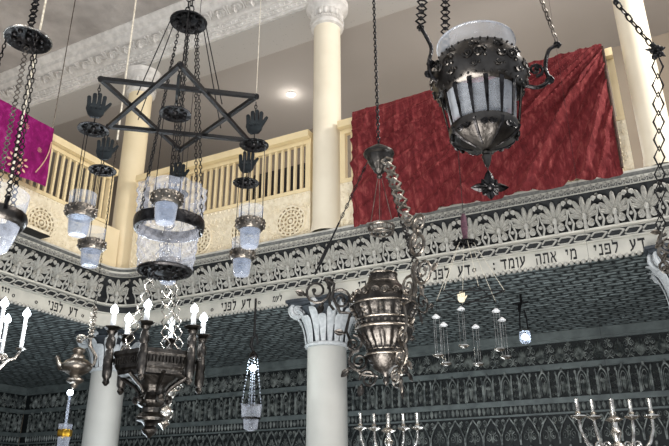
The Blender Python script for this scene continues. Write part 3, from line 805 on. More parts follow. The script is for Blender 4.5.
# downlight
dp = atZ(291, 94, Z4 + .12); dl = thing('recessed_downlight', 'small round white downlight in the gallery ceiling left of the middle column', 'downlight', dp)
obj('rim', MB().ring((dp.x, dp.y, dp.z - .004), .062, .010, 24, 6), M_corn, dl)
obj('lens', MB().lathe([(.0, dp.z - .006), (.052, dp.z - .006)], (dp.x, dp.y), 24), M_down, dl)

# ------------------------------------------------------------------ hanging lamps

# ------------------------------------------------------------------ hanging lamps
def dark_dish(ax_or_c, R, h, n=28):
    """shallow metal saucer seen from below: c is the rim centre"""
    x, y, z = ax_or_c
    b = MB().lathe([(R * .12, z + h * .9), (R * .5, z + h * .62), (R * .85, z + h * .2), (R, z), (R * .99, z - h * .12), (R * .93, z - h * .1), (R * .8, z + h * .02), (R * .45, z + h * .3), (R * .2, z + h * .42), (0.0005, z + h * .45)], (x, y), n)
    for i in range(10):
        a = 2 * PI * i / 10
        b.ball((x + R * .6 * math.cos(a), y + R * .6 * math.sin(a), z + h * .12), R * .13, 6, 4)
    b.ball((x, y, z + h * .3), R * .16, 8, 5)
    return b
def hook(b, p, r=.008, w=.0018):
    b.ring(V(p), r, w, 10, 4, RV0, UZ); return b

# ---- the star lamp
SD = 3.35
SC = at(180, 112, SD); SR = 83 / pxm(SC)
# flat star: two triangles of square bars; rotate so that one point faces the camera
def near_dir(): d = V((CAM.x - SC.x, CAM.y - SC.y, 0)); return d.normalized()
nd = near_dir(); nr = V((-nd.y, nd.x, 0))       # to the viewer's right is -nr
tips = []
for k in range(6):
    a = k * PI / 3 - .045; tips.append(SC + (nd * math.cos(a) + nr * math.sin(a)) * SR)
star_ax = Ax(180, 112, SD)
capz = star_ax.z(22)
sf = thing('hanging_star_chandelier', 'large black six-pointed star of iron bars hung from a round cap', 'chandelier', (SC.x, SC.y, SC.z))
for tri in ((0, 2, 4), (1, 3, 5)):
    b = MB()
    for i in range(3):
        p, q = tips[tri[i]], tips[tri[(i + 1) % 3]]
        off = UZ * (.006 if tri[0] else -.006)
        b.tube([p + off, q + off], .0135, 4)
        b.ball(p + off, .016, 6, 4)
    obj('star_triangle', b, M_iron, sf, smooth=False)
Rc = star_ax.r(18.5, 22)
obj('cap', dark_dish((SC.x, SC.y, capz), Rc, .045), M_dark, sf)
ck = MB().chain((SC.x - .012, SC.y, capz + .02), (SC.x - .03, SC.y, ZC), .05, .025, .0035).chain((SC.x + .012, SC.y, capz + .02), (SC.x + .03, SC.y, ZC), .05, .025, .0035)
obj('suspension_chain', ck, M_iron, sf)
for k in range(6):
    d = (tips[k] - SC); d.z = 0; d.normalize()
    obj('wire', MB().tube([V((SC.x, SC.y, capz - .004)) + d * Rc * .95, SC + d * SR * (.56 if k % 2 else .58)], .0028, 5), M_iron, sf)
for k in (1,):
    obj('steady_wire', MB().tube([tips[k] + UZ * .015, V((tips[k].x, tips[k].y, ZC))], .0016, 4), M_rope, sf)

# ---- the dimpled glass under the star
class AxXY(Ax):
    def __init__(s, p, mp=None, k=1.0): s.x, s.y, s.p, s.mp, s.k = p.x, p.y, p, mp, k
    def z(s, py):
        if s.mp:
            m = s.mp; i = 0
            while i < len(m) - 2 and py > m[i + 1][0]: i += 1
            (a, b), (c, d) = m[i], m[i + 1]; py = b + (py - a) * (d - b) / (c - a)
        return Ax.z(s, py)
    def r(s, hw, py): return Ax.r(s, hw, py) * s.k
ga = AxXY(SC, ((173, 190), (213, 220), (224, 231), (271, 271)))
gt = thing('hanging_glass_vessel', 'large dimpled glass vessel in a dark ring hanging beneath the black star', 'lamp', ga.pt(219))
def dim(k, m_): return lambda a, i: 1 + .055 * math.cos(a * k + (PI if int((i + 2) / 4) % 2 else 0)) * abs(math.sin((i + 2) * PI / 4)) ** .7
def dense(p, k=4): return [(p[i][0] + (p[i + 1][0] - p[i][0]) * j / k, p[i][1] + (p[i + 1][1] - p[i][1]) * j / k) for i in range(len(p) - 1) for j in range(k)] + [p[-1]]
up_ = ga.prof([(173, 33), (177, 33), (182, 32.8), (187, 32.6), (192, 32.4), (197, 32.2), (202, 32), (208, 31.5), (213, 31)])
obj('upper_glass', MB().lathe(dense(up_, 3), (ga.x, ga.y), 96, dim(12, 0)), M_hob, gt)
lo_ = ga.prof([(221, 29.5), (226, 29.2), (231, 29), (236, 28.8), (241, 28.6), (246, 28.4), (251, 28), (256, 27.6), (261, 27), (266, 26.5), (270, 26)])
obj('lower_glass', MB().lathe(dense(lo_, 3), (ga.x, ga.y), 96, dim(12, 0)), M_hob, gt)
rp = ga.prof([(213, 33), (213.5, 34.5), (217, 35), (221, 34.6), (224, 34), (224.5, 31), (213, 31)])
obj('collar', MB().lathe(rp, (ga.x, ga.y), 48), M_dark, gt, label='dark metal ring round the glass')
zb_ = ga.z(271); rb = ga.r(27, 271)
dd = MB().lathe([(rb, zb_ + .006), (rb * 1.03, zb_), (rb * .98, zb_ - .008), (rb * .7, zb_ - .002), (rb * .3, zb_ - .014), (.001, zb_ - .02)], (ga.x, ga.y), 36)
for i in range(14):
    a = 2 * PI * i / 14
    for q in (.45, .75): dd.ball((ga.x + rb * q * math.cos(a + q), ga.y + rb * q * math.sin(a + q), zb_ - .008), rb * .10, 6, 4)
obj('base_dish', dd, M_dark, gt, label='dark embossed metal base')
for k in range(6):
    a = k * PI / 3 + .3; d = V((math.cos(a), math.sin(a), 0)); rr = ga.r(33.5, 213)
    obj('chain', MB().chain(V((SC.x, SC.y, capz - .01)) + d * Rc * .5, V((ga.x, ga.y, ga.z(212))) + d * rr, .026, .013, .0022), M_iron, gt)

# ---- hand lamps that hang from the points of the star
def hand_poly(w, h):
    """outline of an open hand, fingers up, thumb to +x: list of polygons (x, z)"""
    P = []
    def fing(x0, x1, z0, z1, lean=0):
        n = 6; pts = [(x0 * w, z0 * h)]
        xm, r = (x0 + x1) / 2, (x1 - x0) / 2
        pts = [(x0 * w, z0 * h), (x1 * w, z0 * h)]
        for i in range(n + 1):
            a = PI * i / n; pts.append(((xm + lean + r * math.cos(a)) * w, (z1 - .04) * h + r * math.sin(a) * w * .9))
        P.append(pts)
    palm = [(-.34, .10), (-.20, .0), (.18, .0), (.34, .14), (.40, .36), (.36, .56), (-.42, .56), (-.45, .32)]
    P.append([(x * w, z * h) for x, z in palm])
    fing(-.43, -.25, .5, .84, -.03); fing(-.22, -.04, .5, .97, -.01); fing(-.01, .16, .5, 1.0, .01); fing(.19, .36, .5, .90, .03)
    P.append([(.26 * w, .14 * h), (.40 * w, .30 * h), (.60 * w, .56 * h), (.64 * w, .64 * h), (.58 * w, .67 * h), (.50 * w, .62 * h), (.33 * w, .46 * h)])
    return P
def hand_lamp(tip, label):
    ax = AxXY(tip)
    t = thing('hanging_hand_lamp', label, 'lamp', tip, 'hand lamps on the points of the star')
    x, y, z = tip
    hh = .125; hw = .098; zt_ = z - .072
    M = Matrix((( RV0.x, HV.x, 0, x), (RV0.y, HV.y, 0, y), (0, 0, 1, zt_ - hh), (0, 0, 0, 1)))
    hb = MB()
    for p in hand_poly(hw, hh): hb.prism(p, .010, M @ Matrix.Translation((0, -.005, 0)))
    for i in range(3): hb.ball(M @ V((-.02 + .02 * i, -.006, .05)), .008, 6, 4)
    obj('hand', hb, M_hand, t, smooth=False, label='flat metal open hand with five fingers')
    obj('hook', MB().chain((x, y, z - .026), (x, y, zt_ - .004), .024, .012, .0022), M_iron, t)
    lk = MB().chain((x, y, zt_ - hh), (x, y, zt_ - hh - .044), .022, .012, .0022)
    obj('link', lk, M_iron, t)
    zd_ = zt_ - hh - .06
    obj('dish', dark_dish((x, y, zd_), .068, .026), M_dark, t)
    zc = zd_ - .39
    for k in range(3):
        a = k * 2 * PI / 3 + .5; d = V((math.cos(a), math.sin(a), 0))
        obj('chain', MB().tube([V((x, y, zd_ - .004)) + d * .052, V((x, y, zc + .01)) + d * .055], .0018, 4), M_iron, t)
    cm = MB()
    for i in range(14):
        a = 2 * PI * i / 14
        for q_, (rr_, hz) in enumerate(((.060, .006), (.060, -.014))): cm.ball((x + rr_ * math.cos(a + q_ * .22), y + rr_ * math.sin(a + q_ * .22), zc + hz), .0085, 7, 5)
    obj('collar', cm.lathe([(.050, zc + .018), (.058, zc + .014), (.062, zc - .004), (.060, zc - .022), (.052, zc - .034), (.046, zc - .034)], (x, y), 24, lambda a, i: 1 + .03 * math.cos(a * 9)), M_silver, t, label='beaded silver collar')
    obj('cup', MB().lathe([(.056, zc + .075), (.054, zc + .03), (.047, zc - .02), (.043, zc - .07), (.040, zc - .10), (.034, zc - .112), (.001, zc - .115)], (x, y), 24), M_glass, t, label='clear glass oil cup')
    obj('oil', MB().lathe([(.001, zc - .03), (.043, zc - .03), (.040, zc - .07), (.037, zc - .098), (.030, zc - .108), (.001, zc - .11)], (x, y), 20), M_water, t)
    return t
labs = {}
h0 = hand_lamp(tips[0], 'hand lamp in front of the big dimpled glass, its hand seen edge-on')
h0.rotation_euler = (0, 0, 1.78)
sc_tips = sorted(range(1, 6), key=lambda k: (tips[k] - tips[0]).length)
def scr(p):
    v = V(p) - CAM; return CX + FPX * v.dot(RV) / v.dot(FW), CY - FPX * v.dot(UP) / v.dot(FW)
for k in range(1, 6):
    sx, sy = scr(tips[k])
    if sy > 145 and 165 < sx < 195: lb = 'hand lamp hidden behind the big dimpled glass, its cup showing just below it'
    elif sx < 180: lb = 'hand lamp at the far left point of the star, hanging lowest of the two' if sy > 100 else 'hand lamp at the near left point of the star, its cup before the cream balusters'
    else: lb = 'hand lamp at the far right point of the star, its cup lowest before the frieze' if sy > 120 else 'hand lamp at the near right point of the star, its hand topmost beside the railing'
    dup(h0, tips[k], lb, 0.12 * (k - 3))

# ---- chain helpers for lamps with ornate links
def ornate_chain(b, a, e, L=.05, w=.03, r=.003):
    a, e = V(a), V(e); D = (e - a).length; n = max(1, round(D / L)); t = (e - a) / D; s = t.cross(HV).normalized()
    for i in range(n):
        c = a + t * (D * (i + .5) / n); l = D / n
        for sg in (-1, 1):
            b.tube([c - t * l * .48, c - t * l * .25 + s * sg * w * .45, c + s * sg * w * .12, c + t * l * .25 + s * sg * w * .45, c + t * l * .48], r, 5)
        b.ball(c, r * 2.2, 6, 4); b.ring(c + t * l * .5, r * 2.2, r * .8, 8, 4, s, t)
    return b
def s_arm(b, c, d, R0, z0, R1, z1, r=.006):
    """S-shaped scroll arm in the radial plane: from (R0,z0) out to (R1,z1)"""
    c = V((c[0], c[1], 0)); pts = []
    for i in range(15):
        t = i / 14; rr = R0 + (R1 - R0) * (.5 - .5 * math.cos(PI * t)) + .10 * (R1 - R0) * math.sin(2 * PI * t); z = z0 + (z1 - z0) * t - abs(z1 - z0 + .04) * .35 * math.sin(PI * t)
        pts.append(c + d * rr + UZ * z)
    b.tube(pts, r, 6); return pts[-1]

# ---- big glass lamp, top right
ba = AxXY(Ax(479, 80, 2.2).p, ((33, 46), (50, 61), (91, 98), (122, 128), (148, 151), (190, 188)), .92); bc = (ba.x, ba.y)
bl = thing('hanging_oil_lamp', 'big glass lamp with broad embossed silver collar, in front of the red drape', 'lamp', ba.pt(75))
obj('glass', MB().lathe(ba.prof([(33, 41.5), (38, 41.2), (46, 41), (58, 40), (75, 39), (95, 37.5), (115, 35.5), (124, 34)]), bc, 48), M_glassm, bl, label='pale glass cylinder')
lip = MB().ring((ba.x, ba.y, ba.z(33)), ba.r(41.5, 33), .0035, 48, 5); obj('glass_lip', lip, M_glassm, bl)
gad = lambda a, i: 1 + .018 * math.cos(a * 8) * math.sin(i * 1.1)
cb0 = MB().lathe(ba.prof([(50, 41.5), (51, 43), (54, 44.5), (58, 47), (63, 49.5), (69, 51), (75, 51), (80, 49.5), (85, 47), (88, 45), (90, 43), (91, 40.5)]), bc, 80, gad)
cb = cb0
for i in range(36):
    a = 2 * PI * i / 36
    for py, hw, q in ((52, 44.2, .004), (87.5, 46, .0045)): 
        r_ = ba.r(hw, py); cb.ball((ba.x + r_ * math.cos(a), ba.y + r_ * math.sin(a), ba.z(py)), q, 6, 4)
for i in range(12):
    a = 2 * PI * (i + .3) / 12; d = V((math.cos(a), math.sin(a), 0)); e = V((-d.y, d.x, 0))
    for py, hw, sg in ((60, 48.5, 1), (80, 50, -1)):
        c = V((ba.x, ba.y, ba.z(py))) + d * (ba.r(hw, py)); cb.scroll(c, .013, 1.5, e * sg, UZ, .003, 0, 5, sg); cb.ball(c + e * .018, .005, 6, 4)
for i in range(9):
    a = 2 * PI * i / 9; d = V((math.cos(a), math.sin(a), 0)); e = V((-d.y, d.x, 0)); r_ = ba.r(51, 70)
    c = V((ba.x, ba.y, ba.z(70))) + d * (r_ + .001)
    cb.scroll(c + e * .016, .020, 1.6, e, UZ, .004, 0, 5, 1); cb.scroll(c - e * .018, .016, 1.6, e * -1, UZ, .004, 0, 5, -1)
    cb.ball(c + e * .034 + UZ * .012 - d * .003, .008, 6, 5); cb.ball(c + e * .034 - UZ * .012 - d * .003, .007, 6, 5)
obj('collar', cb, M_emb, bl, label='broad embossed silver collar')
br = MB()
for i in range(16):
    a = 2 * PI * i / 16; d = V((math.cos(a), math.sin(a), 0)); e = V((-d.y, d.x, 0))
    p0 = V((ba.x, ba.y, ba.z(90))) + d * ba.r(43, 90); p1 = V((ba.x, ba.y, ba.z(123))) + d * ba.r(37, 123)
    br.raw([p0 - e * .0075, p0 + e * .0075, p1 + e * .0028, p1 - e * .0028, p0 - e * .0075 + d * .004, p0 + e * .0075 + d * .004, p1 + e * .0028 + d * .004, p1 - e * .0028 + d * .004], [(0, 1, 2, 3), (4, 7, 6, 5), (0, 4, 5, 1), (1, 5, 6, 2), (2, 6, 7, 3), (3, 7, 4, 0)])
obj('cage_frame', br, M_dark, bl, smooth=False, label='cage of dark tapering bars')
dsh = MB().lathe(ba.prof([(122, 36), (122.5, 37.5), (126, 38), (130, 36.5), (135, 32), (140, 24), (144, 14), (147, 6), (148, 3)]), bc, 64, lambda a, i: 1 + (.03 * math.cos(a * 8) if 2 < i < 8 else 0))
obj('base_bowl', dsh, M_emb, bl, label='embossed dark bowl closing the bottom')
bp2 = MB()
for i in range(8):
    a = 2 * PI * i / 8; d = V((math.cos(a), math.sin(a), 0))
    bp2.tube([V((ba.x, ba.y, ba.z(py))) + d * ba.r(hw + .6, py) for py, hw in ((127, 37.5), (133, 34), (139, 26), (145, 11))], [.006, .007, .005, .003], 5)
    d2 = V((math.cos(a + .39), math.sin(a + .39), 0)); e2 = V((-d2.y, d2.x, 0))
    for sg in (-1, 1): bp2.scroll(V((ba.x, ba.y, ba.z(131.5))) + d2 * ba.r(35.5, 131.5) + e2 * sg * .012, .012, 1.5, e2 * sg, UZ, .0035, 0, 5, -1)
obj('bowl_ribs', bp2, M_dark, bl)
obj('finial', MB().lathe(ba.prof([(148, 3.5), (150, 5), (152, 4), (154, 5.5), (158, 4.5), (163, 3), (166, 1.5), (168, .5)]), bc, 16), M_emb, bl)
pl = MB(); pz = ba.pt(190); q = 1 / pxm(pz)
for an, L in ((PI / 2, 20), (0.02, 19), (PI - .02, 19), (-PI / 2, 13), (PI * .28, 12), (PI * .72, 12), (-PI * .25, 11), (-PI * .75, 11)):
    pl.add(leaf(L * q, 10 * q, .012, an), Matrix(((RV0.x, HV.x, 0, pz.x), (RV0.y, HV.y, 0, pz.y), (0, 0, 1, pz.z), (0, 0, 0, 1))))
pl.add(leaf(10 * q, 6 * q, .012, -PI / 2), Matrix(((RV0.x, HV.x, 0, pz.x), (RV0.y, HV.y, 0, pz.y), (0, 0, 1, pz.z), (0, 0, 0, 1))))
pl.ball(pz - HV * .01, .012, 8, 6); pl.tube([ba.pt(167), ba.pt(178)], .0015, 4)
obj('leaf_pendant', pl, M_dark, bl, label='dark leaf-shaped cross hanging from the finial')
def bdir(ang):   # 0 = viewer's right, 90 = away
    return RV0 * math.cos(math.radians(ang - 12)) + HV * math.sin(math.radians(ang - 12))
top = V((ba.x, ba.y, ba.z(66))) 
for ang, tipx, tipy in ((8, 558, 36), (128, 449, 26), (208, 430, 22)):
    d = bdir(ang); arm = MB(); R0 = ba.r(50, 66); zz = ba.z(66)
    if ang == 8:
        R1 = R0 + .115; z1_ = ba.z(36)
    elif ang == 128:
        R1 = R0 + .02; z1_ = ba.z(24)
    else:
        R1 = R0 + .045; z1_ = ba.z(24)
    E_ = V((ba.x, ba.y, z1_)) + d * R1; w_ = R1 - R0
    if ang == 8:
        cv = curve([top + d * (R0 - .006) - UZ * .045, top + d * (R0 + .035) - UZ * .055, top + d * (R0 + .07) - UZ * .03, top + d * (R0 + .066) + UZ * .02, top + d * (R0 + .085) + UZ * (z1_ - zz) * .8, E_])
    else:
        cv = curve([top + d * (R0 - .006) - UZ * .05, top + d * (R0 + .02) - UZ * .03, top + d * (R0 + w_ * .5) + UZ * .02, top + d * (R0 + w_ * .25) + UZ * (z1_ - zz) * .5, top + d * (R0 + w_ * .7) + UZ * (z1_ - zz) * .85, E_])
    arm.tube(cv, .0068, 7)
    arm.scroll(top + d * (R0 + (R1 - R0) * .30) + UZ * .012, .026 if ang == 8 else .016, 1.4, d, UZ, .006, -PI / 2, 6, 1)
    arm.scroll(top + d * (R0 + (R1 - R0) * .62) - UZ * .03, .016 if ang == 8 else .012, 1.3, d, UZ, .005, PI / 2, 6, -1)
    for k in range(5):
        a = k * 2 * PI / 5; arm.ball(V((ba.x, ba.y, z1_)) + d * R1 + d * .008 * math.cos(a) + UZ * .008 * math.sin(a), .0065, 6, 5)
    obj('arm', arm, M_dark, bl)
    e = V((ba.x, ba.y, z1_ + .012)) + d * R1
    cn = MB(); up_to = V((ba.x, ba.y, e.z)) + d * R1 * .25 + UZ * 1.15
    (ornate_chain if ang != 8 else lambda b_, p, q_, L, w, r: b_.chain(p, q_, .022, .014, .0026))(cn, e, up_to, .055, .035, .0035)
    obj('chain', cn, M_silver if ang == 8 else M_dark, bl)
obj('top_ring', MB().ring((ba.x, ba.y, ba.z(66) + 1.45), .08, .01, 24, 6).tube([(ba.x, ba.y, ba.z(66) + 1.45), (ba.x, ba.y, ZC)], .004, 5), M_dark, bl)

# ---- ornate silver urn lamp, middle
ua = Ax(384, 315, 2.67); ucx = (ua.x, ua.y)
ul = thing('hanging_urn_lamp', 'ornate tarnished silver urn lamp with scroll arms in front of the middle capital', 'lamp', ua.pt(315))
fl = lambda a, i: 1 + (.04 * math.cos(a * 20) if i in (8, 9, 10, 14, 15, 16, 17) else .03 * math.cos(a * 9) if i in (4, 5, 6) else 0)
up = ua.prof([(277, 13), (275, 14), (279, 14.5), (283, 15.5), (288, 20), (294, 28), (300, 32.5), (306, 33.5), (312, 31.5), (317, 28.5), (322, 27), (326, 27.5), (329, 28.5), (333, 28), (337, 26), (342, 23), (346, 20), (350, 18.5), (353, 19.5), (356, 20), (360, 18), (364, 15.5), (368, 13), (371, 9), (374, 4), (377, 2.5), (380, 3.5), (383, 3), (386, .5)])
obj('body', MB().lathe(up, ucx, 96, fl), M_silverdk, ul)
ub = MB()
for py, hw, r_ in ((275, 14, .004), (284, 16, .003), (307, 34, .004), (321, 27.5, .004), (330, 29, .005), (351, 18.5, .003), (356, 20.5, .004)): ub.ring((ua.x, ua.y, ua.z(py)), ua.r(hw, py), r_, 48, 6)
for i in range(28):
    a = 2 * PI * i / 28; r_ = ua.r(28.5, 325.5); ub.ball((ua.x + r_ * math.cos(a), ua.y + r_ * math.sin(a), ua.z(325.5)), .006, 6, 4)
for i in range(10):
    a = 2 * PI * i / 10; d = V((math.cos(a), math.sin(a), 0)); e = V((-d.y, d.x, 0))
    for sg in (-1, 1): ub.scroll(V((ua.x, ua.y, ua.z(298))) + d * (ua.r(31.5, 298) + .001) + e * sg * .018, .015, 1.5, e * sg, UZ, .004, 0, 5, 1)
    for k, (py, hw) in enumerate(((311, 32.5), (315, 30), (319, 28))): ub.ball(V((ua.x, ua.y, ua.z(py))) + d * (ua.r(hw, py)), .009, 6, 4)
obj('mouldings', ub, M_silver, ul)
urn_arms = ((192, 318, 288), (312, 0, 0), (72, 0, 0))
ztop = {}
for n_, ang in enumerate((186, 312, 60)):
    d = bdir(ang); b = MB(); C0 = V((ua.x, ua.y, 0)); px_ = 1 / pxm(ua.pt(315))
    def rp_(hw, py): return C0 + d * (hw * px_) + UZ * ua.z(py)
    b.scroll(rp_(68, 289), 15 * px_, 1.7, d, UZ, .0062, PI / 2 + .6, 6, 1, .2, 12)
    b.scroll(rp_(43, 298), 13 * px_, 1.7, d, UZ, .0062, -PI / 2 + .6, 6, 1, .2, 12)
    b.tube([rp_(60, 276), rp_(50, 282), rp_(52, 296), rp_(44, 311), rp_(34, 312)], [.005, .007, .007, .007, .005], 6)
    b.tube([rp_(34, 312), rp_(38, 330), rp_(32, 345), rp_(36, 360), rp_(24, 374), rp_(8, 376)], [.005, .006, .005, .006, .005, .004], 6)
    b.scroll(rp_(31, 343), 9 * px_, 1.5, d, UZ, .006, PI / 2, 6, 1, .25, 10)
    b.scroll(rp_(26, 361), 11 * px_, 1.8, d, UZ, .0065, PI / 2, 6, -1, .2, 12)
    b.scroll(rp_(17, 379), 9 * px_, 1.6, d, UZ, .006, 0, 6, 1, .25, 10)
    for (hw, py, a_) in ((80, 292, .4), (56, 286, 1.9), (40, 332, .2), (36, 368, -.8), (62, 302, -1.2), (24, 385, -1.4)):
        M = Matrix(((d.x, -d.y, 0, 0), (d.y, d.x, 0, 0), (0, 0, 1, 0), (0, 0, 0, 1))); M.translation = rp_(hw, py)
        b.add(leaf(11 * px_, 7 * px_, .008, a_), M); b.ball(rp_(hw, py), .007, 6, 4)
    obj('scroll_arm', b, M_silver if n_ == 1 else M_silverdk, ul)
    b2 = MB(); q0 = rp_(70, 272)
    if n_ == 1:
        b2.scroll(rp_(62, 262), 14 * px_, 1.6, d, UZ, .008, PI / 2, 6, 1, .25, 12); b2.scroll(rp_(66, 244), 11 * px_, 1.5, d, UZ, .007, -PI / 2, 6, -1, .25, 12)
        obj('upper_scroll', b2, M_silver, ul)
    ztop[n_] = q0
cz = ua.z(154); cr_ = ua.r(15.5, 154)
cpz = MB().lathe([(.004, cz + .05), (cr_ * .5, cz + .03), (cr_ * .95, cz + .008), (cr_, cz), (cr_ * .96, cz - .008), (cr_ * .8, cz - .012)] + [(ua.r(hw, py), ua.z(py)) for py, hw in ((160, 12), (165, 9), (169, 6.5), (172, 5), (174, 2), (177, 3), (179, .5))], ucx, 36, lambda a, i: 1 + (.05 * math.cos(a * 10) if i > 5 else 0))
obj('canopy', cpz, M_silverdk, ul, label='bell-shaped silver canopy above the urn')
obj('hanging_chain', MB().chain((ua.x, ua.y, cz + .05), (ua.x, ua.y, ZC), .022, .013, .003), M_iron, ul)
for n_, ang in enumerate((186, 312, 60)):
    d = bdir(ang); p0 = V((ua.x, ua.y, ua.z(162))) + d * ua.r(12, 162); p1 = ztop[n_]
    b = MB()
    if n_ == 0:
        mid = p0.lerp(p1, .55); b.tube([p0, mid], .0022, 5); b.chain(p0, mid, .03, .012, .0016)
        b.tube([mid, p1], [.0035, .004], 6)
        b.tube([p0.lerp(p1, .72), p0.lerp(p1, .76), p0.lerp(p1, .9), p0.lerp(p1, .93)], [.003, .008, .007, .003], 8)
        obj('thin_rod', b, M_iron, ul, label='thin dark rod to the left arm')
    else:
        ornate_chain(b, p0, p1 if n_ == 2 else V((ua.x, ua.y, ua.z(238))) + d * ua.r(46, 238), .085 if n_ == 1 else .07, .05 if n_ == 1 else .026, .0065 if n_ == 1 else .0045)
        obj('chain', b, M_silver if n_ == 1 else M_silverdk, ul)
crn = MB(); zc_ = ua.z(227); rr = ua.r(13, 227)
crn.ring((ua.x, ua.y, zc_), rr, .005, 32, 6); crn.ring((ua.x, ua.y, zc_ - .025), rr * .9, .004, 32, 6)
for i in range(16):
    a = 2 * PI * i / 16; crn.tube([(ua.x + rr * math.cos(a), ua.y + rr * math.sin(a), zc_), (ua.x + rr * .9 * math.cos(a + .2), ua.y + rr * .9 * math.sin(a + .2), zc_ - .025)], .003, 4)
for k in range(3):
    a = k * 2 * PI / 3; crn.tube([(ua.x + rr * math.cos(a), ua.y + rr * math.sin(a), zc_), (ua.x + .01 * math.cos(a), ua.y + .01 * math.sin(a), ua.z(179))], .0015, 4)
obj('crown_ring', crn, M_silver, ul, label='small pierced ring hung above the urn')

# ---- hexagonal silver chandelier, lower left
ha = Ax(160, 320, 3.9); HR = 45 / pxm(ha.pt(320))
hx = AxXY(ha.p, ((225, 225), (300, 307), (372, 378), (440, 440)))
ch = thing('hanging_hexagonal_chandelier', 'dark silver six-sided chandelier with turned posts and lit candle bulbs', 'chandelier', hx.pt(360))
hang = [math.radians(a + 14) for a in (-105, -45, 15, 75, 135, 195)]
def hdir(a): return RV0 * math.cos(a) + HV * math.sin(a)
def hexring(zs, n=6):
    vs = []; 
    for (R_, z) in zs:
        for a in hang: vs.append(V((hx.x, hx.y, z)) + hdir(a) * R_)
    k = 6
    return MB().raw(vs, [(i * k + j, i * k + (j + 1) % k, (i + 1) * k + (j + 1) % k, (i + 1) * k + j) for i in range(len(zs) - 1) for j in range(k)])
z_ = hx.z
tr = hexring([(HR * .55, z_(352)), (HR * .86, z_(350)), (HR * .90, z_(349)), (HR * .91, z_(353)), (HR * .88, z_(355)), (HR * .86, z_(362)), (HR * .84, z_(366)), (HR * .80, z_(368)), (HR * .78, z_(372)), (HR * .60, z_(373))])
gl_ = tr
for j in range(6):
    a, b_ = hang[j], hang[(j + 1) % 6]; p, q = hdir(a) * HR, hdir(b_) * HR
    for k in range(12):
        f = (k + .5) / 12; c = V((hx.x, hx.y, 0)) + (p * (1 - f) + q * f) * .885
        gl_.tube([c + UZ * z_(356), c * 1.0 + UZ * z_(362)], .007, 5); gl_.ball(c * 1 + UZ * z_(368) - (p + q).normalized() * .03, .009, 6, 4)
obj('tray', gl_, M_silverdk, ch, smooth=False)
stem = hx.prof([(368, 26), (374, 22), (380, 15), (385, 12), (389, 11), (393, 13), (398, 15.5), (402, 14), (405, 9.5), (410, 9), (413, 13), (416, 15), (419, 14), (421, 8), (425, 5.5), (429, 8), (432, 7), (435, 4), (438, 1)])
obj('stem', MB().lathe(stem, (hx.x, hx.y), 40, lambda a, i: 1 + (.05 * math.cos(a * 10) if 2 < i < 9 else 0)), M_silverdk, ch)
for i in range(6):
    sr = MB(); d = hdir(hang[i] + PI / 6)
    sr.tube([V((hx.x, hx.y, z_(py))) + d * hx.r(hw, py) for py, hw in ((371, 34), (376, 27), (382, 19), (389, 13.5))], [.012, .013, .010, .008], 6)
    sr.scroll(V((hx.x, hx.y, z_(397))) + d * hx.r(16, 397), .022, 1.4, d, UZ, .007, PI / 2, 5, -1)
    obj('stem_bracket', sr, M_silverdk, ch)
for i, a in enumerate(hang):
    c = V((hx.x, hx.y, 0)) + hdir(a) * HR; far_ = i == 3
    k_ = pxm(c + UZ * ha.z(340)) ; u = 1 / k_
    zp = z_(352)
    pr_ = [(1, 24.5), (4.5, 24), (5.5, 22.5), (3.8, 20.5), (3.2, 18), (4.6, 15), (4.8, 8), (3.2, 5), (4.2, 2), (4.4, -3), (5.2, -6), (4.2, -9), (4.8, -14), (4.4, -22), (2.6, -25), (3.6, -28), (1.2, -31)]
    po = obj('post', MB().lathe([(r_ * u, zp + h_ * u) for r_, h_ in pr_], (c.x, c.y), 20, lambda a_, i_: 1 + (.06 * math.cos(a_ * 8) if i_ in (6, 7, 13, 14) else 0)), M_silverdk, ch)
    obj('drip_pan', MB().lathe([(3 * u, zp + 24 * u), (6 * u, zp + 24.5 * u), (8.5 * u, zp + 26.5 * u), (8.2 * u, zp + 27.1 * u), (5 * u, zp + 25.8 * u), (2.5 * u, zp + 25.5 * u)], (c.x, c.y), 24, lambda a_, i_: 1 + (.06 * math.cos(a_ * 8) if i_ in (2, 3) else 0)), M_silverdk, ch)
    cz0 = zp + 25.5 * u; ch_ = 14 * u
    obj('candle', MB().lathe([(2.6 * u, cz0), (2.6 * u, cz0 + ch_), (2.0 * u, cz0 + ch_ + 1 * u), (.5 * u, cz0 + ch_ + 1.2 * u)], (c.x, c.y), 16), M_candle, ch)
    bz_ = cz0 + ch_ + 1 * u
    bb = obj('bulb', MB().lathe([(1.2 * u, bz_), (2.9 * u, bz_ + 2.2 * u), (3.2 * u, bz_ + 4 * u), (2.2 * u, bz_ + 7 * u), (.9 * u, bz_ + 9.5 * u), (.1, bz_ + 11 * u)] if False else [(1.4 * u, bz_), (3.6 * u, bz_ + 2.2 * u), (4.0 * u, bz_ + 4.4 * u), (2.6 * u, bz_ + 7.4 * u), (.8 * u, bz_ + 9.5 * u), (.1 * u, bz_ + 10.5 * u)], (c.x, c.y), 14), M_candle if far_ else M_bulb, ch, label='unlit bulb' if far_ else None)
    if not far_:
        l = bpy.data.lights.new('bulb_light', 'POINT'); l.energy = 2.2; l.color = (.88, .95, 1); l.shadow_soft_size = .02
        lo = bpy.data.objects.new('bulb_light', l); COL.objects.link(lo); lo.location = (c.x, c.y, bz_ + 16 * u)
apex = V((hx.x, hx.y, z_(225)))
for i in range(0, 6, 2):
    b = MB(); p0 = V((hx.x, hx.y, z_(349))) + hdir(hang[i] + .5) * HR * .72
    b.chain(p0, apex - UZ * .03, .085, .05, .0045, True); obj('chain', b, M_silverlt, ch)
tp = MB().ring((hx.x, hx.y, apex.z), .03, .005, 16, 5, RV0, UZ).tube([apex + UZ * .03, V((hx.x, hx.y, ZC))], .003, 5)
obj('top_ring', tp, M_iron, ch)

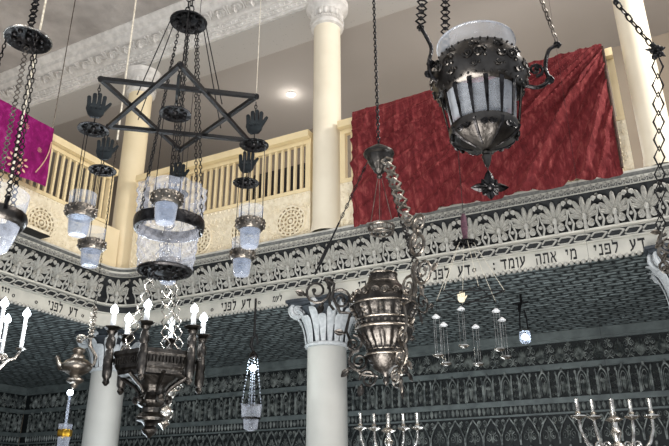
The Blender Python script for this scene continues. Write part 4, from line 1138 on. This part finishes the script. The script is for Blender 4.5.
# ---- silver baluster lamp behind the chandelier
va = Ax(165.5, 405, 4.9)
vl = thing('hanging_baluster_lamp', 'bright silver baluster-shaped lamp hanging just behind the six-sided chandelier', 'lamp', va.pt(405))
obj('body', MB().lathe(va.prof([(372, 1), (375, 4), (379, 6), (383, 4), (386, 5), (390, 8.5), (394, 9.5), (398, 8), (401, 5), (404, 6.5), (407, 5), (410, 8), (414, 9), (418, 8), (421, 4.5), (424, 6), (427, 3), (430, .5)]), (va.x, va.y), 28), M_silverlt, vl)
va_h = MB(); 
for sg in (-1, 1): va_h.scroll(va.pt(388) + RV0 * sg * va.r(11, 388), .035, 1.4, RV0 * sg, UZ, .006, 0, 5, 1)
obj('handle', va_h, M_silverlt, vl)
obj('hanging_rod', MB().tube([va.pt(373), V((va.x, va.y, ZC))], .003, 5), M_iron, vl)

# ---- teapot-shaped lamp on a cream rope
ta = Ax(77, 366, 4.2); tc_ = (ta.x, ta.y)
tl = thing('hanging_teapot_lamp', 'silver teapot-shaped oil lamp with curved spout beside the corner column', 'lamp', ta.pt(366))
obj('pot', MB().lathe(ta.prof([(358, 4), (359, 7), (361, 11), (364, 14.5), (367, 15), (370, 13.5), (373, 10), (375, 6), (377, 5), (379, 8), (381, 8.5), (382.5, 7), (384, 4), (387, 3), (389, 1)]), tc_, 36), M_silver, tl)
obj('lid', MB().lathe(ta.prof([(359, 7), (356, 6.5), (354, 4), (352.5, 5.5), (350.5, 6.5), (349, 5), (347.5, 1.5)]), tc_, 24), M_silver, tl)
u = 1 / pxm(ta.pt(366))
def tq(dx, dy): return ta.pt(366) + RV0 * dx * u + UZ * -dy * u
obj('spout', MB().tube([tq(-11, 1), tq(-16, 1), tq(-19, -3), tq(-20, -7), tq(-22, -9)], [5 * u, 3.6 * u, 2.6 * u, 2 * u, 2.2 * u], 10), M_silver, tl)
obj('handle', MB().tube([tq(12, 2), tq(17, -2), tq(18, -9), tq(14, -15), tq(10, -20), tq(10, -28)], [1.6 * u] * 5 + [1.3 * u], 8).scroll(tq(0, -27), 5 * u, 1.5, RV0, UZ, 1.2 * u, 0, 5, 1).tube([tq(10, -28), tq(2, -30)], 1.1 * u, 5), M_silver, tl)
hh = MB(); p = tq(10, -28)
ornate_chain(hh, p, p + UZ * 32 * u, 8 * u, 7 * u, .8 * u); obj('ornate_link', hh, M_silver, tl)
pm = AxXY(p).pt(140)
obj('thin_chain', MB().chain(p + UZ * 32 * u, pm, .03, .010, .0016), M_dark, tl)
obj('rope', MB().tube([pm, V((p.x, p.y, ZC))], .0065, 8), M_rope, tl, label='cream cotton rope')
obj('guy_wire', MB().tube([tq(-20, -8), tq(-6, -32), tq(8, -34)], .0015, 4), M_iron, tl)
obj('bulb', MB().ball(tq(-3, 26), 3.0 * u, 12, 8), M_bulb, tl)
bd_ = MB()
for i in range(18):
    c = tq(-3, 29 + i * 1.75); bd_.ball(c, (1.3 + .4 * (i % 2)) * u, 6, 4)
obj('glass_beads', bd_, M_glass, tl)
tg = tq(-3, 64); 
obj('gilt_ring', MB().lathe([(6.2 * u, tg.z + 3 * u), (6.8 * u, tg.z + 1.5 * u), (6.6 * u, tg.z - 2 * u), (5.8 * u, tg.z - 4 * u)], (tg.x, tg.y), 20, lambda a, i: 1 + .07 * math.cos(a * 7)), M_gold, tl, label='gilt ring on the lower cup')
obj('cup', MB().lathe([(6.4 * u, tg.z + 8 * u), (6 * u, tg.z), (5.2 * u, tg.z - 12 * u), (4 * u, tg.z - 22 * u), (.5 * u, tg.z - 24 * u)], (tg.x, tg.y), 20), M_glass, tl)
for dx in (-5.5, 5.5): obj('stay', MB().tube([tq(-3, 24), tg + RV0 * dx * u + UZ * 3 * u], .0012, 4), M_iron, tl)

# ---- candle chandelier at the left edge
la = Ax(-26, 365, 3.9); u = 1 / pxm(la.pt(365))
lc = thing('hanging_candle_chandelier', 'silver branched candle chandelier cut off at the left edge, two bulbs lit', 'chandelier', la.pt(365))
obj('stem', MB().lathe([(2 * u, la.z(330)), (5 * u, la.z(336)), (3 * u, la.z(345)), (8 * u, la.z(355)), (9 * u, la.z(362)), (4 * u, la.z(372)), (6 * u, la.z(380)), (1 * u, la.z(392))], (la.x, la.y), 24), M_silverlt, lc)
obj('rope', MB().tube([la.pt(331), V((la.x, la.y, ZC))], .0075, 8), M_rope, lc, label='cream cotton rope')
for k in range(6):
    an = math.radians((-38, 22, 82, 142, 202, 262)[k]); d = hdir(an); R_ = 40 * u
    def lp(f, h_): return V((la.x, la.y, la.z(360))) + d * (R_ * f) + UZ * h_ * u
    arm = obj('arm', MB().tube([lp(.1, 0), lp(.3, -8), lp(.55, -9), lp(.75, 2), lp(.9, 4), lp(1, 12)], 1.7 * u, 7).scroll(lp(.62, 4), 5 * u, 1.3, d, UZ, 1.2 * u, -PI / 2, 5, 1), M_silverlt, lc)
    c = lp(1, 0); b0 = c.z + 12 * u
    obj('drip_pan', MB().lathe([(1.5 * u, b0), (5.5 * u, b0 + 2 * u), (5.5 * u, b0 + 2.6 * u), (1.5 * u, b0 + 2 * u)], (c.x, c.y), 18), M_silverlt, lc)
    obj('candle', MB().lathe([(2.1 * u, b0 + 2 * u), (2.0 * u, b0 + 34 * u), (1.0 * u, b0 + 35 * u)], (c.x, c.y), 12), M_candle, lc)
    obj('bulb', MB().lathe([(1.2 * u, b0 + 35 * u), (3.6 * u, b0 + 37.5 * u), (4 * u, b0 + 39.5 * u), (2.6 * u, b0 + 42.5 * u), (.2 * u, b0 + 46 * u)], (c.x, c.y), 14), M_bulb, lc)
l = bpy.data.lights.new('bulb_light', 'POINT'); l.energy = 6; l.color = (.88, .95, 1); l.shadow_soft_size = .05
lo = bpy.data.objects.new('bulb_light', l); COL.objects.link(lo); lo.location = la.pt(300) + RV0 * .3

# ---- lamp at the upper left
ca = Ax(28, 40, 2.5); u = 1 / pxm(ca.pt(40)); cc_ = (ca.x, ca.y)
cl = thing('hanging_glass_lamp', 'glass lamp hung by ornate chains from a round dark canopy at the left edge', 'lamp', ca.pt(40))
obj('canopy', dark_dish((ca.x, ca.y, ca.z(40)), 22 * u, .035), M_dark, cl)
obj('canopy_rim', MB().ring((ca.x, ca.y, ca.z(40)), 22 * u, .004, 40, 6), M_silverlt, cl)
obj('suspension_chain', ornate_chain(MB(), (ca.x, ca.y, ca.z(38) + .03), (ca.x, ca.y, ZC), .055, .03, .004), M_dark, cl)
gz = AxXY(ca.p)
ug = 1 / pxm(gz.pt(212))
obj('glass', MB().lathe(gz.prof([(193, 31), (198, 31), (206, 30), (215, 29), (225, 27), (238, 24), (248, 20), (253, 12), (255, 1)]), cc_, 40), M_glass, cl, label='clear glass bowl')
obj('collar', MB().lathe(gz.prof([(212, 30), (213, 32), (217, 33), (221, 32.5), (224, 31), (226, 28.5)]), cc_, 40, lambda a, i: 1 + .012 * math.cos(a * 20)), M_emb, cl)
obj('tip', MB().ball(gz.pt(256), 6 * ug, 12, 8), M_dark, cl)
for ang in (-32, 100, 205):
    d = bdir(ang); p1 = gz.pt(210) + d * gz.r(35, 210); p0 = ca.pt(42) + d * ca.r(20, 42)
    b = MB(); b.tube([p1 - d * .03 - UZ * .03, p1 - UZ * .03, p1], .005, 6); b.scroll(p1 + UZ * .0, .02, 1.4, d, UZ, .004, -PI / 2, 5, -1); obj('arm', b, M_dark, cl)
    b = MB(); b.chain(p0, p0.lerp(p1, .55), .026, .011, .0020); ornate_chain(b, p0.lerp(p1, .55), p1, .05, .022, .0026); obj('chain', b, M_dark, cl)
obj('middle_chain', ornate_chain(MB(), ca.pt(46), ca.pt(196), .045, .022, .0022), M_silver, cl)

# ---- small glass lamp with a lit bulb, between the columns
na = Ax(253, 368, 6.0); u = 1 / pxm(na.pt(368)); nn_ = (na.x, na.y)
nl = thing('hanging_glass_lamp', 'small glass cup lamp with a lit bulb, hung between the two lower columns', 'lamp', na.pt(368))
obj('cap', MB().lathe(na.prof([(351, 1), (353, 3), (356, 4.5), (358, 5), (358.5, 4)]), nn_, 20), M_dark, nl)
hk = MB().tube([na.pt(352), na.pt(346) - RV0 * 3 * u, na.pt(338) - RV0 * 2 * u, na.pt(335) + RV0 * 2 * u, na.pt(344) + RV0 * 4 * u], [1.3 * u, 1.8 * u, 1.6 * u, 1.6 * u, 1 * u], 6)
obj('hook', hk, M_iron, nl)
obj('hanging_rod', MB().tube([na.pt(336), V((na.x, na.y, Z1 - .002))], 1.2 * u, 6), M_iron, nl)
obj('bulb', MB().ball(na.pt(368), 3.4 * u, 12, 8), M_bulb, nl)
for k in range(4):
    d = hdir(.4 + k * PI / 2); p0 = na.pt(358) + d * 4 * u; p1 = na.pt(406) + d * 10 * u; b = MB()
    for i in range(16): b.ball(p0.lerp(p1, (i + .5) / 16), (.75 + .3 * (i % 2)) * u, 6, 4)
    obj('bead_string', b, M_glass, nl)
b = MB()
for i in range(12): b.ball(na.pt(374 + i * 2.6), (1 + .3 * (i % 2)) * u, 6, 4)
obj('centre_beads', b, M_glass, nl)
obj('cup', MB().lathe(na.prof([(405, 10), (410, 9.8), (418, 9), (419, 7.5), (424, 7.2), (429, 6.5), (431, 3), (431.5, .3)]), nn_, 24, lambda a, i: 1 + .03 * math.cos(a * 12)), M_hob, nl)
obj('collar', MB().ring((na.x, na.y, na.z(418.5)), 8.6 * u, 1.1 * u, 24, 6), M_dark, nl)
l = bpy.data.lights.new('bulb_light', 'POINT'); l.energy = 5; l.color = (.9, 1, .97); l.shadow_soft_size = .03
lo = bpy.data.objects.new('bulb_light', l); COL.objects.link(lo); lo.location = na.pt(368) - HV * .1

# ---- lantern with a bright bulb under the back gallery
qa = Ax(525, 336, 6.0); u = 1 / pxm(qa.pt(336)); qq = (qa.x, qa.y)
ql = thing('hanging_box_lantern', 'small bright box lantern hanging by itself under the back gallery', 'lantern', qa.pt(336))
obj('glass_box', MB().lathe([(5.4 * u, qa.z(331)), (5.4 * u, qa.z(342)), (4.8 * u, qa.z(343))], qq, 4, cap=True), M_glass, ql, smooth=False)
obj('bulb', MB().ball(qa.pt(337), 3.2 * u, 12, 8), M_bulb, ql)
obj('lid', MB().lathe([(.5 * u, qa.z(328)), (5.8 * u, qa.z(330.5)), (5.8 * u, qa.z(331.5))], qq, 4), M_silverlt, ql, smooth=False)
b = MB()
for sg in (-1, 1): b.tube([qa.pt(330) + RV0 * sg * 4 * u, qa.pt(318) + RV0 * sg * 3.4 * u, qa.pt(310) + RV0 * sg * 2 * u], .8 * u, 5)
obj('stay', b, M_iron, ql)
b = MB().tube([qa.pt(312) - RV0 * 3 * u, qa.pt(306) - RV0 * 2 * u, qa.pt(302), V((qa.x, qa.y, Z1 - .002))], [1.6 * u, 2 * u, 1.4 * u, 1.4 * u], 6).tube([qa.pt(304) - RV0 * 9 * u, qa.pt(303), qa.pt(302) + RV0 * 7 * u], 1.2 * u, 6)
obj('hook', b, M_iron, ql)

# ---- second, smaller star lamp
S2 = at(470, 296, 4.6); u2 = 1 / pxm(S2); R2 = 35 * u2
s2 = thing('hanging_star_lamp', 'smaller thin star lamp with tiny caps and cups, hung before the back gallery wall', 'chandelier', S2)
a2 = AxXY(S2); d2 = V((CAM.x - S2.x, CAM.y - S2.y, 0)).normalized(); n2 = V((-d2.y, d2.x, 0))
t2 = [S2 + (d2 * math.cos(k * PI / 3 + .25) + n2 * math.sin(k * PI / 3 + .25)) * R2 for k in range(6)]
for tri in ((0, 2, 4), (1, 3, 5)):
    obj('star_triangle', MB().tube([t2[i] + UZ * (.004 if tri[0] else -.004) for i in tri], .0045, 4, True), M_iron, s2)
zc2 = a2.z(243)
obj('canopy', dark_dish((S2.x, S2.y, zc2), 13 * u2, .03), M_dark, s2)
obj('tassel', MB().lathe(a2.prof([(214, 1.5), (218, 3), (228, 3.5), (236, 2.5), (241, 3)]), (S2.x, S2.y), 12), mat('plum_cord', (96, 60, 74), (64, 40, 50), .7, nscale=60), s2, label='plum-coloured cord sleeve')
obj('hanging_cord', MB().tube([a2.pt(215), V((S2.x, S2.y, ZC))], .0025, 5), M_iron, s2)
for k in range(6):
    d = (t2[k] - S2).normalized(); obj('thread', MB().tube([V((S2.x, S2.y, zc2)) + d * 8 * u2, t2[k]], .0016, 4), M_rope, s2)
hb = MB(); Mh = Matrix(((RV0.x, HV.x, 0, 0), (RV0.y, HV.y, 0, 0), (0, 0, 1, 0), (0, 0, 0, 1))); Mh.translation = a2.pt(303) - RV0 * 9 * u2 - HV * .02
for p in hand_poly(9 * u2, 11 * u2): hb.prism(p, .006, Mh)
obj('hand', hb, M_panel, s2, smooth=False, label='pale flat open hand')
for k, (pxk, pyk, cx2, cy2) in enumerate(((436, 317, 440, 356), (461, 309, 461, 347), (443.5, 325, 446, 361), (475.5, 327, 480, 365), (496, 311, 501, 348), (502, 320, 506, 358))):
    tk = t2[k]; 
    kk = min(range(6), key=lambda i: abs(scr(t2[i])[0] - pxk))
    p = at(pxk, pyk, 4.6 + (.12 if k % 2 else -.05)); 
    cup = MB().lathe([(.5 * u2, p.z + 3 * u2), (1.4 * u2, p.z + 2.4 * u2), (4 * u2, p.z), (4 * u2, p.z - .8 * u2), (1 * u2, p.z + .6 * u2)], (p.x, p.y), 16)
    cpo = obj('cap', cup, M_candle, s2, label='small white cap')
    L = 38 * u2
    for q_ in range(3):
        a = q_ * 2 * PI / 3 + k; dd_ = V((math.cos(a), math.sin(a), 0)) * 3.2 * u2
        obj('rod', MB().tube([p + dd_, p + dd_ - UZ * L], .0016, 4), M_silverlt, cpo)
    obj('cup_rim', MB().lathe([(3.4 * u2, p.z - L + 1.2 * u2), (5.6 * u2, p.z - L + .6 * u2), (5.6 * u2, p.z - L - .4 * u2), (3 * u2, p.z - L - 2 * u2), (.3 * u2, p.z - L - 2.4 * u2)], (p.x, p.y), 16), M_silverlt, cpo)
    near = min(t2, key=lambda q_: (q_ - p).length)
    obj('thread', MB().tube([near, p + UZ * 2.5 * u2], .0014, 4), M_iron, cpo)

# ---- two silver candelabra at the lower edge
def candelabrum(px, py, d, scale, label, tops):
    a = Ax(px, py, d); u = scale / pxm(a.pt(py)); c0 = a.pt(py)
    t = thing('hanging_candelabrum', label, 'candelabrum', c0)
    def z(h): return c0.z + h * u
    obj('finial', MB().lathe([(.6 * u, z(7)), (3 * u, z(6)), (2 * u, z(4)), (3.5 * u, z(3)), (7 * u, z(.5)), (7.2 * u, z(0)), (3 * u, z(-2)), (2.5 * u, z(-6)), (5 * u, z(-10)), (3 * u, z(-14)), (2.5 * u, z(-17)), (9 * u, z(-23)), (10 * u, z(-26)), (5 * u, z(-32)), (3 * u, z(-38)), (6 * u, z(-44)), (1 * u, z(-52))], (a.x, a.y), 28), M_silverlt, t)
    obj('centre_candle', MB().lathe([(2 * u, z(5)), (2.2 * u, z(6)), (1.9 * u, z(16)), (2.1 * u, z(17)), (1 * u, z(17.2))], (a.x, a.y), 14), M_silverlt, t)
    for dx, dep in tops:
        d_ = RV0 * dx + HV * dep; R_ = d_.length * u; d_.normalize()
        def q(f, h): return V((a.x, a.y, z(h))) + d_ * (R_ * f)
        obj('arm', MB().tube([q(.05, -22), q(.3, -27), q(.6, -26), q(.85, -18), q(.98, -8), q(1, 1)], [2 * u, 1.8 * u, 1.6 * u, 1.5 * u, 1.3 * u, 1.3 * u], 8).scroll(q(.5, -20), 4 * u, 1.2, d_, UZ, 1 * u, -PI / 2, 5, 1), M_silverlt, t)
        c = q(1, 0)
        obj('drip_pan', MB().lathe([(1.2 * u, z(0)), (2.6 * u, z(1)), (6.6 * u, z(2.6)), (6.6 * u, z(3.4)), (2.2 * u, z(3)), (2 * u, z(5)), (2.8 * u, z(6)), (1.6 * u, z(7))], (c.x, c.y), 20), M_silverlt, t)
        obj('candle', MB().lathe([(1.7 * u, z(6)), (1.5 * u, z(16)), (2.0 * u, z(17)), (1 * u, z(17.2))], (c.x, c.y), 14), M_silverlt, t)
    obj('hanging_rod', MB().tube([V((a.x, a.y, z(17))), V((a.x, a.y, ZC))], .0012, 4), M_iron, t)
    return t
candelabrum(388.5, 431, 4.6, 1.0, 'silver candelabrum with five slim unlit candles below the silver urn lamp', ((-28, -2), (-14, 3), (15.5, 3), (29, -2)))
candelabrum(614, 420, 4.2, 1.2, 'silver candelabrum with five slim unlit candles in the lower right corner', ((-30, -2), (-15.5, 3), (16.5, 3), (31, -2)))

# ---- lamp at the right edge: only its chain and scroll arm are in the picture
ra = Ax(703, 262, 3.0); u = 1 / pxm(ra.pt(262))
rl = thing('hanging_chain_lamp', 'silver scrolled lamp at the right edge on a long chain of diamond links', 'lamp', ra.pt(262))
pA, pB = at(616, 2, 2.6), at(656, 51, 2.75); pC = at(661, 232, 3.0)
b = MB(); b.chain(pB, pB.lerp(pA, 1.0), .05, .018, .0035); b.tube([pA, pA + (pA - pB) * 1.6], .003, 5); b.ball(pA, .012, 8, 6)
obj('upper_chain', b, M_iron, rl)
b = MB()
for k in range(9):
    a = k * 2.4; b.ball(pB + RV0 * .022 * math.cos(a) * (k / 9 + .3) + UZ * .03 * math.sin(a) * (k / 9 + .3), .010 + .003 * (k % 2), 7, 5)
for k in range(5): b.add(leaf(.045, .02, .01, k * 1.3 + .4), Matrix(((RV0.x, HV.x, 0, pB.x), (RV0.y, HV.y, 0, pB.y), (0, 0, 1, pB.z), (0, 0, 0, 1))))
obj('flower_cluster', b, M_iron, rl, label='dark cluster of leaves where the chains meet')
obj('diamond_chain', MB().chain(pB - UZ * .03, pC, .10, .045, .0045, True), M_iron, rl)
b = MB(); pd = pC
b.scroll(pC - UZ * .06 + RV0 * .02, .05, 1.7, RV0, UZ, .008, PI / 2, 6, 1); b.scroll(pC - UZ * .16 - RV0 * .01, .04, 1.6, RV0, UZ, .007, PI / 2, 6, -1)
b.scroll(pC - UZ * .24 + RV0 * .03, .045, 1.6, RV0, UZ, .007, -PI / 2, 6, 1); b.tube([pC, pC - UZ * .1 - RV0 * .03, pC - UZ * .2 + RV0 * .02, pC - UZ * .3 + RV0 * .05, pC - UZ * .3 + RV0 * .12], .008, 6)
for k in range(6): b.add(leaf(.05, .025, .012, -PI / 2 + (k - 3) * .5), Matrix(((RV0.x, HV.x, 0, pC.x), (RV0.y, HV.y, 0, pC.y), (0, 0, 1, pC.z - .05 * k), (0, 0, 0, 1))))
obj('scroll_arm', b, M_silver, rl)
obj('body', MB().lathe([(14 * u, ra.z(240)), (22 * u, ra.z(252)), (26 * u, ra.z(266)), (22 * u, ra.z(285)), (15 * u, ra.z(300)), (16 * u, ra.z(306)), (8 * u, ra.z(325)), (1 * u, ra.z(335))], (ra.x, ra.y), 48, lambda a, i: 1 + .05 * math.cos(a * 12)), M_silver, rl)

# ---- thin cable from the side gallery rail to the ceiling
kp_ = V(frame('left', sl(54, 131, 0)[0] + .02, Z3 + .003, -.055) @ V((0, 0, 0)))
kt = thing('hanging_cable', 'thin grey cable rising from the side railing beside the magenta cloth', 'cable', kp_)
obj('cable', MB().tube([kp_ + UZ * .02, V((kp_.x, kp_.y, ZC))], .005, 6), M_silver, kt)
obj('knot', MB().ball(kp_ + UZ * .014, .012, 8, 6), M_silver, kt)

# ------------------------------------------------------------------ light
w = bpy.data.worlds.new('world'); scn.world = w; w.use_nodes = True
bg = w.node_tree.nodes['Background']; bg.inputs[0].default_value = (.80, .86, .95, 1); bg.inputs[1].default_value = .8
def area(name, loc, target, size, e, c):
    l = bpy.data.lights.new(name, 'AREA'); l.shape = 'DISK'; l.size = size; l.energy = e; l.color = c
    o = bpy.data.objects.new(name, l); COL.objects.link(o); o.location = loc
    o.rotation_euler = (V(target) - V(loc)).to_track_quat('-Z', 'Y').to_euler()
def point(name, loc, e, c, r=.05):
    l = bpy.data.lights.new(name, 'POINT'); l.energy = e; l.color = c; l.shadow_soft_size = r
    o = bpy.data.objects.new(name, l); COL.objects.link(o); o.location = loc
area('hall_fill', (1.2, .2, 6.9), (-2.2, 5.2, 4.2), 1.2, 75, (1, .97, .93))  # two unseen lamps added high in the hall to brighten the gallery fronts
area('hall_fill.001', (-3.0, .5, 7.0), (-3.8, 5.2, 4.2), 1.0, 70, (1, .97, .92))
area('side_fill', (2.4, 4.5, 6.3), (-2.0, 5.2, 4.5), .25, 190, (1, .95, .9))  # added out of view, rakes along the drape to bring out its folds
area('up_fill', (-1.0, 1.0, .8), (-2.4, 3.4, 7.3), 2.0, 170, (1, .98, .95))  # unseen lamp added near the floor to lift the ceiling and cornice
point('gallery_fill', (-1.4, 6.8, 5.2), 34, (1, .97, .93), .5)  # three lamps without fixtures, added to brighten the gallery ceiling
point('gallery_fill.001', (-4.2, 6.8, 5.2), 34, (1, .97, .93), .5)
point('gallery_fill.002', (-7.4, 4.6, 5.2), 40, (1, .97, .93), .5)
point('low_fill', (-.8, 3.2, 1.3), 48, (.88, .95, 1), .4)  # four lamps without fixtures, added to brighten the space below the galleries
point('low_fill.001', (-4.5, 3.8, 1.3), 62, (.78, .90, 1), .4)
point('low_fill.002', (-2.2, 6.4, .8), 45, (.88, .95, 1), .4)
point('low_fill.003', (-7.2, 5.2, .8), 45, (.80, .92, 1), .4)
point('downlight_glow', (dp.x, dp.y, dp.z - .12), 2.5, (1, .96, .9), .05)
scn.view_settings.view_transform = 'Standard'; scn.view_settings.look = 'None'
scn.view_settings.exposure = 0.0
